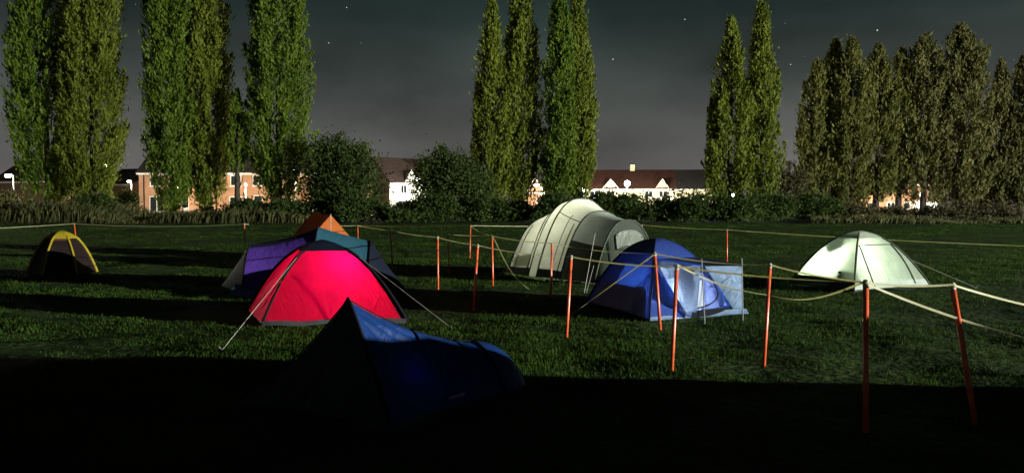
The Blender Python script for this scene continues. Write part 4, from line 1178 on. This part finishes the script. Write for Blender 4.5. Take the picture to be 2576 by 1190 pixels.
# --- blue dome tent with propped porch
def blue_tent():
    A, B, C = np.array([1.40, 14.25]), np.array([2.12, 11.78]), np.array([3.66, 12.66])
    D = A + C - B; c = (A + C) / 2
    H, e = 1.17, 2.1
    root = thing('dome_tent', 'royal blue dome tent with a pale front porch propped on two poles', 'tent', (c[0], c[1], 0))
    MB().grid(dome_panel(c, A, B, H, e, .42, 1, seed=1, nu=28, nv=26, wrinkle=.012)).build('wall_panel', M['blue_cloth'], root, True)
    MB().grid(dome_panel(c, D, A, H, e, .2, 1, seed=2)).build('wall_panel', M['blue_cloth'], root, True)
    MB().grid(dome_panel(c, C, D, H, e, .2, 1, seed=3)).build('wall_panel', M['blue_cloth'], root, True)
    cap_mesh(root, c, [A, B, C, D], H, e, .45, M['navy_cloth'], off=.012)
    MB().grid(dome_panel(c, B, C, H, e, .05, .52, seed=4, nu=12, off=.022)).build('roof_panel', M['blue_cloth'], root, True)
    for k in (A, B, C, D): pole_tube(root, 'pole_sleeve', c, k, H, e, .016, M['navy_cloth'])
    p1g, p2g = ground_pt(1773, 815), ground_pt(1869, 807)
    P1 = at(1765, 668, 11.50); P2 = at(1866, 666, 11.86)
    for g, p in ((p1g, P1), (p2g, P2)):
        MB().tube([g, p + (0, 0, .10)], .009, 7).build('porch_pole', M['steel'], root)
    TL = dome_pole(c, B, H, e, .52); TR = dome_pole(c, C, H, e, .52)
    TL = TL + np.array([0, -.03, 0])
    # canopy from the dome out to the two poles
    def patch(a, b, c_, d_, nu=12, nv=12, sag=0.02, seed=0, wr=.008):
        P = np.zeros((nu, nv, 3))
        a, b, c_, d_ = [np.asarray(q, float) for q in (a, b, c_, d_)]
        for i in range(nu):
            for j in range(nv):
                s, t = i/(nu-1), j/(nv-1)
                P[i, j] = (1-s)*((1-t)*a + t*b) + s*((1-t)*d_ + t*c_)
                P[i, j, 2] -= sag * math.sin(math.pi*s) * math.sin(math.pi*t)
        W = P.reshape(-1, 3); dd = wob(W, wr, 9, seed); W[:, 1] += dd; W[:, 2] += dd*.4
        W[:, 2] = np.maximum(W[:, 2], .014)
        return W.reshape(nu, nv, 3)
    MB().grid(patch(TL + (0, 0, .02), P1 + (0, 0, .01), P2 + (0, 0, .01), TR + (0, 0, .02), seed=1)).build('porch_roof', M['navy_cloth'], root, True)
    b3 = lambda k, z=.03: np.array([k[0], k[1], z])
    G = np.array([2.72, 12.02]); G3 = b3(G); C3 = b3(C)
    MB().grid(patch(TL, TL + (.02, 0, -.01), G3, b3(B), 14, 14, seed=2)).build('front_panel', M['navy_cloth'] if False else M['blue_cloth'], root, True)
    MB().grid(patch(TL + (.02, -.02, 0), P1 + (-.02, 0, -.01), G3 + (.16, -.05, .04), G3 + (.02, -.03, .02), 16, 16, seed=3)).build('porch_panel', M['pale_blue_cloth'], root, True)
    # inner door: blue triangle with a corner coloured paler for the glow there
    MB().grid(patch(P1 + (-.02, .10, -.02), P1 + (.05, .10, -.02), C3 + (-.10, .04, .10), G3 + (.12, .06, .06), 18, 16, seed=4)).build('inner_door', M['door_blue_cloth'], root, True)
    mid = (P1 * .68 + C3 * .32) + np.array([-.08, .02, -.02])
    MB().grid(patch(P1*.72 + G3*.28 + (.05, .03, 0), P1*.70 + C3*.30 + (-.12, .03, 0), C3*.40 + G3*.60 + (.0, -.02, .14), G3 + (.18, .00, .10), 14, 14, seed=5)).build('door_flap', fabric('glow_pale_cloth', (.62, .70, .82), .45, crease=.6), root, True)  # paler cloth carries the brightest glow of the doorway
    arc = []
    for t in np.linspace(0, 1, 12):
        q = (P1*.80 + C3*.20)*(1-t) + (G3*.92 + C3*.08 + np.array([0, 0, .10]))*t + np.array([.34, .02, -.10])*math.sin(math.pi*t)*.8
        arc.append(q + (0, -.03, 0))
    MB().tube(arc, .012, 5).build('zip', M['black_trim'], root)
    MB().grid(patch(P1 + (.05, .02, -.01), P2 + (0, 0, -.02), C3 + (.14, .0, .02), C3 + (0, -.04, .02), 18, 16, seed=6, wr=.014)).build('porch_panel', M['pale_blue_cloth'], root, True)
    MB().grid(patch(G3 + (.1, -.06, .10), C3 + (0, -.05, .10), C3 + (.02, -.07, -.01), G3 + (.06, -.08, -.01), 4, 12, seed=7, wr=.004)).build('groundsheet_edge', M['black_trim'], root, True)
    MB().grid(patch(b3(B, .06), C3 + (.2, -.02, .06), C3 + (.2, -.16, -.01), b3(B, .01) + (-.01, -.10, 0), 4, 22, seed=8, wr=.012)).build('valance', M['pale_blue_cloth'], root, True)
    floor_sheet(root, [A, B, C, D], M['groundsheet'])
    MB().grid(dome_panel(c, A + (c-A)*.14, B + (c-B)*.14, H*.97, e, .80, 1, seed=9, belly=.08)).build('inner_shade_strip', M['black_trim'], root, True)  # opaque strip added behind the cloth to shade the foot of the wall
    inner_light(root, (2.35, 13.45, .42), .35, (.9, .95, 1.0), .12)  # weak lamp added to make the left wall glow
    inner_light(root, (2.74, 12.36, .40), 24, (.92, .96, 1.0), .06)  # lamp added behind the pale porch panels to brighten them
blue_tent()

# --- ivory dome tent on the right, lit from inside
def ivory_tent():
    N, L, c = np.array([7.15, 16.05]), np.array([6.42, 17.75]), np.array([7.93, 17.55])
    F = 2*c - N; Rr = 2*c - L
    H, e = 1.20, 1.95
    root = thing('dome_tent', 'pale ivory dome tent glowing from inside at the right of the field', 'tent', (c[0], c[1], 0))
    cs = [N, Rr, F, L]
    for k in range(4):
        MB().grid(dome_panel(c, cs[k], cs[(k+1) % 4], H, e, .26, 1, seed=k + 20, nu=26, nv=26, wrinkle=.009)).build('wall_panel', M['ivory_cloth'], root, True)
    cap_mesh(root, c, cs, H, e, .33, M['ivory_cap'], off=.022)
    for k in cs: pole_tube(root, 'pole_sleeve', c, k, H, e, .022, M['porch_dark_cloth'])
    pt = lambda s, t, off=.014: dome_panel(c, N, Rr, H, e, s, s + .001, t, t + .001, 2, 2, 0, off=off)[0, 0]
    MB().tube([pt(.47, t) for t in np.linspace(.03, .95, 14)], .010, 5).build('zip', M['porch_dark_cloth'], root)
    MB().tube([pt(s, .05 + .22*((s-.47)/.5)**.8) for s in np.linspace(.47, .97, 12)], .014, 5).build('zip', M['porch_dark_cloth'], root)
    MB().tube([pt(s, .93 - .10*((s-.47)/.5)) for s in np.linspace(.47, .97, 12)], .020, 5).build('zip', M['porch_dark_cloth'], root)
    MB().grid(dome_panel(c, N, Rr, H, e, .93, 1.0, 0, 1, 4, 20, .004, off=.012)).build('mud_skirt', M['grey_roof_cloth'], root, True)
    MB().grid(dome_panel(c, L, N, H, e, .90, 1.0, 0, 1, 5, 20, .004, off=.012)).build('mud_skirt', M['porch_cloth'], root, True)
    floor_sheet(root, [c + (k-c)*.97 for k in cs], M['groundsheet'])
    # loose porch sheet lying at the right foot
    P = np.zeros((8, 14, 3))
    for i in range(8):
        for j in range(14):
            s, t = i/7, j/13
            q = N*(1-t) + Rr*t + np.array([.54, -.84])*(.02 + .45*s*t)
            P[i, j] = (q[0], q[1], .03 + .03*math.sin(11*t + 5*s)*s + .02*(1-s))
    MB().grid(P).build('porch_sheet', M['porch_cloth'], root, True)
    guy(root, dome_pole(c, Rr, H, e, .7), (10.3, 17.0, 0), .006)
    for k in cs: peg(root, (k[0], k[1], 0), (c[0], c[1], 0))
    lantern((7.30, 17.42, .30), 'camping lantern shining inside the ivory dome tent', 95, (.93, 1.0, .84))
    # opaque blob added inside to throw a dark shape on the cloth
    bg = thing('silhouette', 'rucksack blob added inside to throw shade on the ivory tent wall', 'shadow caster', (7.22, 16.72, 0.03))
    mb = MB(); mb.sphere((7.22, 16.72, .19), .20, 14, 10, (.9, .85, .9)); mb.build('blob_body', M['black_trim'], bg, True)
    MB().sphere((7.22, 16.74, .36), .12, 12, 6, (1, .9, .4)).build('blob_top', M['black_trim'], bg, True)
ivory_tent()

# ================================================================== POSTS AND TAPE
PG = 'orange barrier posts of the roped lane'
posts = {}
def post(key, top, base, label, dim=False):
    b = ground_pt(*base); t = at(top[0], top[1], b[1])
    posts[key] = t
    root = thing('barrier_post', label, 'post', b, PG)
    d = (t - b); n = d / np.linalg.norm(d)
    r = .021
    MB().tube([b - n*.08, b + n*.3, t - n*.05], r, 12).build('stake', M['orange_post'], root, True)
    ring = [t - n*.022 + .027*np.array([math.cos(a_), math.sin(a_), .12*math.sin(2*a_)]) for a_ in np.linspace(0, 6.6, 12)]
    MB().tube(ring, .006, 5).build('tape_knot', M['tape'], root)
    MB().tube([t - n*.05, t - n*.005, t + n*.004], [r*1.06, r*1.06, r*.5], 12).build('cap', M['post_cap'], root, True)
post('p1', (2178, 705), (2178, 1090), 'nearest tall orange post, in front of the ivory dome tent')
post('p2', (2395, 712), (2455, 1072), 'leaning orange post at the far right of the lane')
post('p3', (1937, 663), (1922, 911), 'orange post just right of the blue tent porch poles')
post('p4', (1703, 667), (1690, 929), 'orange post in front of the pale panel of the blue tent')
post('p5', (1647, 635), (1661, 829), 'orange post in front of the near corner of the blue tent')
post('p6', (1437, 643), (1425, 849), 'orange post left of the blue tent')
post('p7', (1389, 610), (1385, 742), 'orange post in front of the grey tunnel tent')
post('p8', (1238, 592), (1240, 719), 'orange post with a slack rope left of the grey tunnel tent')
post('p9', (1202, 615), (1192, 774), 'dull orange leaning post right of the red tent, nearest of three')
post('p10', (1101, 595), (1102, 726), 'bright orange post right of the red tent')
post('p11', (1184, 567), (1182, 648), 'far orange post on the back line left of the grey tent')
post('p12', (1127, 588), (1130, 690), 'dim rust coloured post between two bright posts right of the red tent')
post('p13', (982, 578), (987, 674), 'dim rust coloured post just right of the teal tent end')
post('p14', (900, 567), (902, 640), 'orange post behind the right end of the teal tent')
post('p15', (615, 563), (617, 648), 'far dull orange post left of the purple tent')
post('p16', (187, 562), (194, 640), 'orange post behind the yellow topped tent')
post('p17', (1615, 565), (1617, 640), 'orange post behind the right end of the grey tunnel tent')
post('p18', (1829, 577), (1829, 664), 'orange post on the back line above the blue tent porch')

TG = 'cream barrier tapes'
def tape(name, pts_fn, label, w=.017, turns=.35, n=26, ph=-.25, group=TG, mat=None):
    pts = [pts_fn(t) for t in np.linspace(0, 1, n)]
    V = []; F = []
    for i, p in enumerate(pts):
        d = pts[min(i+1, n-1)] - pts[max(i-1, 0)]; d /= np.linalg.norm(d)
        s = np.cross(d, [0, 0, 1]); s /= np.linalg.norm(s); u = np.cross(s, d)
        a = ph + turns * math.pi * i / (n - 1)
        e1 = (u*math.cos(a) + s*math.sin(a)) * w * .5; e2 = (s*math.cos(a) - u*math.sin(a)) * .0015
        V += [p - e1 - e2, p + e1 - e2, p + e1 + e2, p - e1 + e2]
    for i in range(n - 1):
        for k in range(4):
            F.append((i*4+k, i*4+(k+1) % 4, (i+1)*4+(k+1) % 4, (i+1)*4+k))
    F += [(3, 2, 1, 0), tuple((n-1)*4 + k for k in range(4))]
    o = MB().add(V, F).build(name, mat or M['tape'], None, False, origin=pts[0])
    tag(o, label, 'tape', group)
def span(a, b, sag, label, da=-.015, db=-.015, **kw):
    A = posts[a] if isinstance(a, str) else np.asarray(a, float); B = posts[b] if isinstance(b, str) else np.asarray(b, float)
    A = A + np.array([0, -.028, da]); B = B + np.array([0, -.028, db])
    tape('barrier_tape', lambda t: A + (B-A)*t + np.array([0, 0, -sag*4*t*(1-t)]), label, **kw)
span('p14', 'p13', .02, 'tape from the post behind the teal tent to the dim post', w=.021)
span('p13', 'p10', .03, 'tape from the dim post to the bright post right of the red tent', w=.021)
span('p10', 'p9', .02, 'tape from the bright post to the leaning post right of the red tent')
span('p9', 'p6', .04, 'long tape crossing the dark porch of the grey tent towards the blue tent', turns=.6)
span('p6', 'p4', .03, 'tape crossing the blue tent from the post on its left')
span('p4', 'p1', .025, 'tape from the post at the pale panel towards the nearest post', turns=.6)
span('p12', 'p8', .02, 'short tape from the dim post to the post with the slack rope', w=.021)
span('p11', 'p8', .05, 'tape coming forward from the back line to the post with the slack rope', w=.021)
span('p8', 'p7', .03, 'tape crossing the pale end of the grey tunnel tent')
span('p7', 'p5', .05, 'upper tape crossing the porch of the grey tent to the blue tent', turns=.6)
span('p5', 'p3', .04, 'tape over the porch of the blue tent', turns=.6)
span('p3', 'p1', .02, 'tape crossing the left panel of the ivory tent to the nearest post')
span('p1', 'p2', .015, 'tape between the nearest post and the leaning post', da=-.02, db=-.01, w=.018)
rp = at(2700, 790, 6.6); span('p2', rp, .02, 'tape running off the right edge from the leaning post', w=.016, db=0.0)
S0, S1, S2 = posts['p4'], at(1934, 742, posts['p3'][1] - .05), posts['p1']
def slack(t):
    if t < .5:
        k = t * 2; p = S0 + (S1 - S0)*k; p = p + np.array([0, -.03, -.06*math.sin(math.pi*k)]); return p
    k = t*2 - 1; p = S1 + (S2 - S1)*k; return p + np.array([0, -.03, -.09*math.sin(math.pi*k)])
tape('barrier_tape', slack, 'slack tape hanging low past the porch of the blue tent to the nearest post', n=40, turns=1.2)
A_, B_ = posts['p1'], at(2720, 872, 6.3)
tape('barrier_tape', lambda t: A_ + (B_-A_)*t + np.array([0, -.04, -.05*4*t*(1-t) - .03]), 'slack tape dropping from the nearest post past the leaning post', n=30, turns=.6)
# back line
BG = 'tapes of the back line'
left_end = at(-160, 580, 30.0)
span(left_end, 'p16', .03, 'back line tape left of the yellow topped tent', w=.03, group=BG, da=0)
span('p16', 'p15', .10, 'faint back line tape between the yellow tent and the purple tent', w=.020, group=BG)
span('p15', 'p14', .05, 'back line tape passing behind the orange ridge tent', w=.020, group=BG)
span('p14', 'p11', .03, 'bright back line tape right of the orange ridge tent', w=.020, group=BG)
span('p11', 'p17', .04, 'back line tape passing behind the grey tunnel tent', w=.020, group=BG)
span('p17', 'p18', .03, 'back line tape between the two posts right of the grey tent', w=.020, group=BG)
span('p18', at(2720, 624, 15.5), .05, 'long back line tape running behind the ivory tent to the right edge', w=.020, group=BG, db=0.0, n=40)
# slack rope from the post left of the grey tent, and the stay of the post at the blue tent
q0, q1 = posts['p8'], ground_pt(1345, 739)
tape('slack_rope', lambda t: q0 + (q1-q0)*(t**.8) + np.array([0, -.03, -.30*math.sin(math.pi*t)*(1-t*.6)]) if t < .999 else q1, 'slack rope hanging from a post down to the grass by the grey tent', w=.03, turns=.6, group='loose ropes')
r0, r1 = posts['p5'], ground_pt(1434, 790)
tape('stay_rope', lambda t: r0 + (r1-r0)*t + np.array([0, -.03, -.02]), 'thin stay rope running down in front of the left wall of the blue tent', w=.02, turns=.6, group='loose ropes')
k0, k1 = posts['p5'] + np.array([0, -.03, -.02]), posts['p5'] + np.array([-.12, -.02, -.125])
tape('tape_tail', lambda t: k0 + (k1-k0)*t + np.array([-.02*math.sin(3.1*t), -.02, 0]), 'short knotted tape tail on the post at the blue tent corner', w=.022, turns=.6, group='loose ropes')
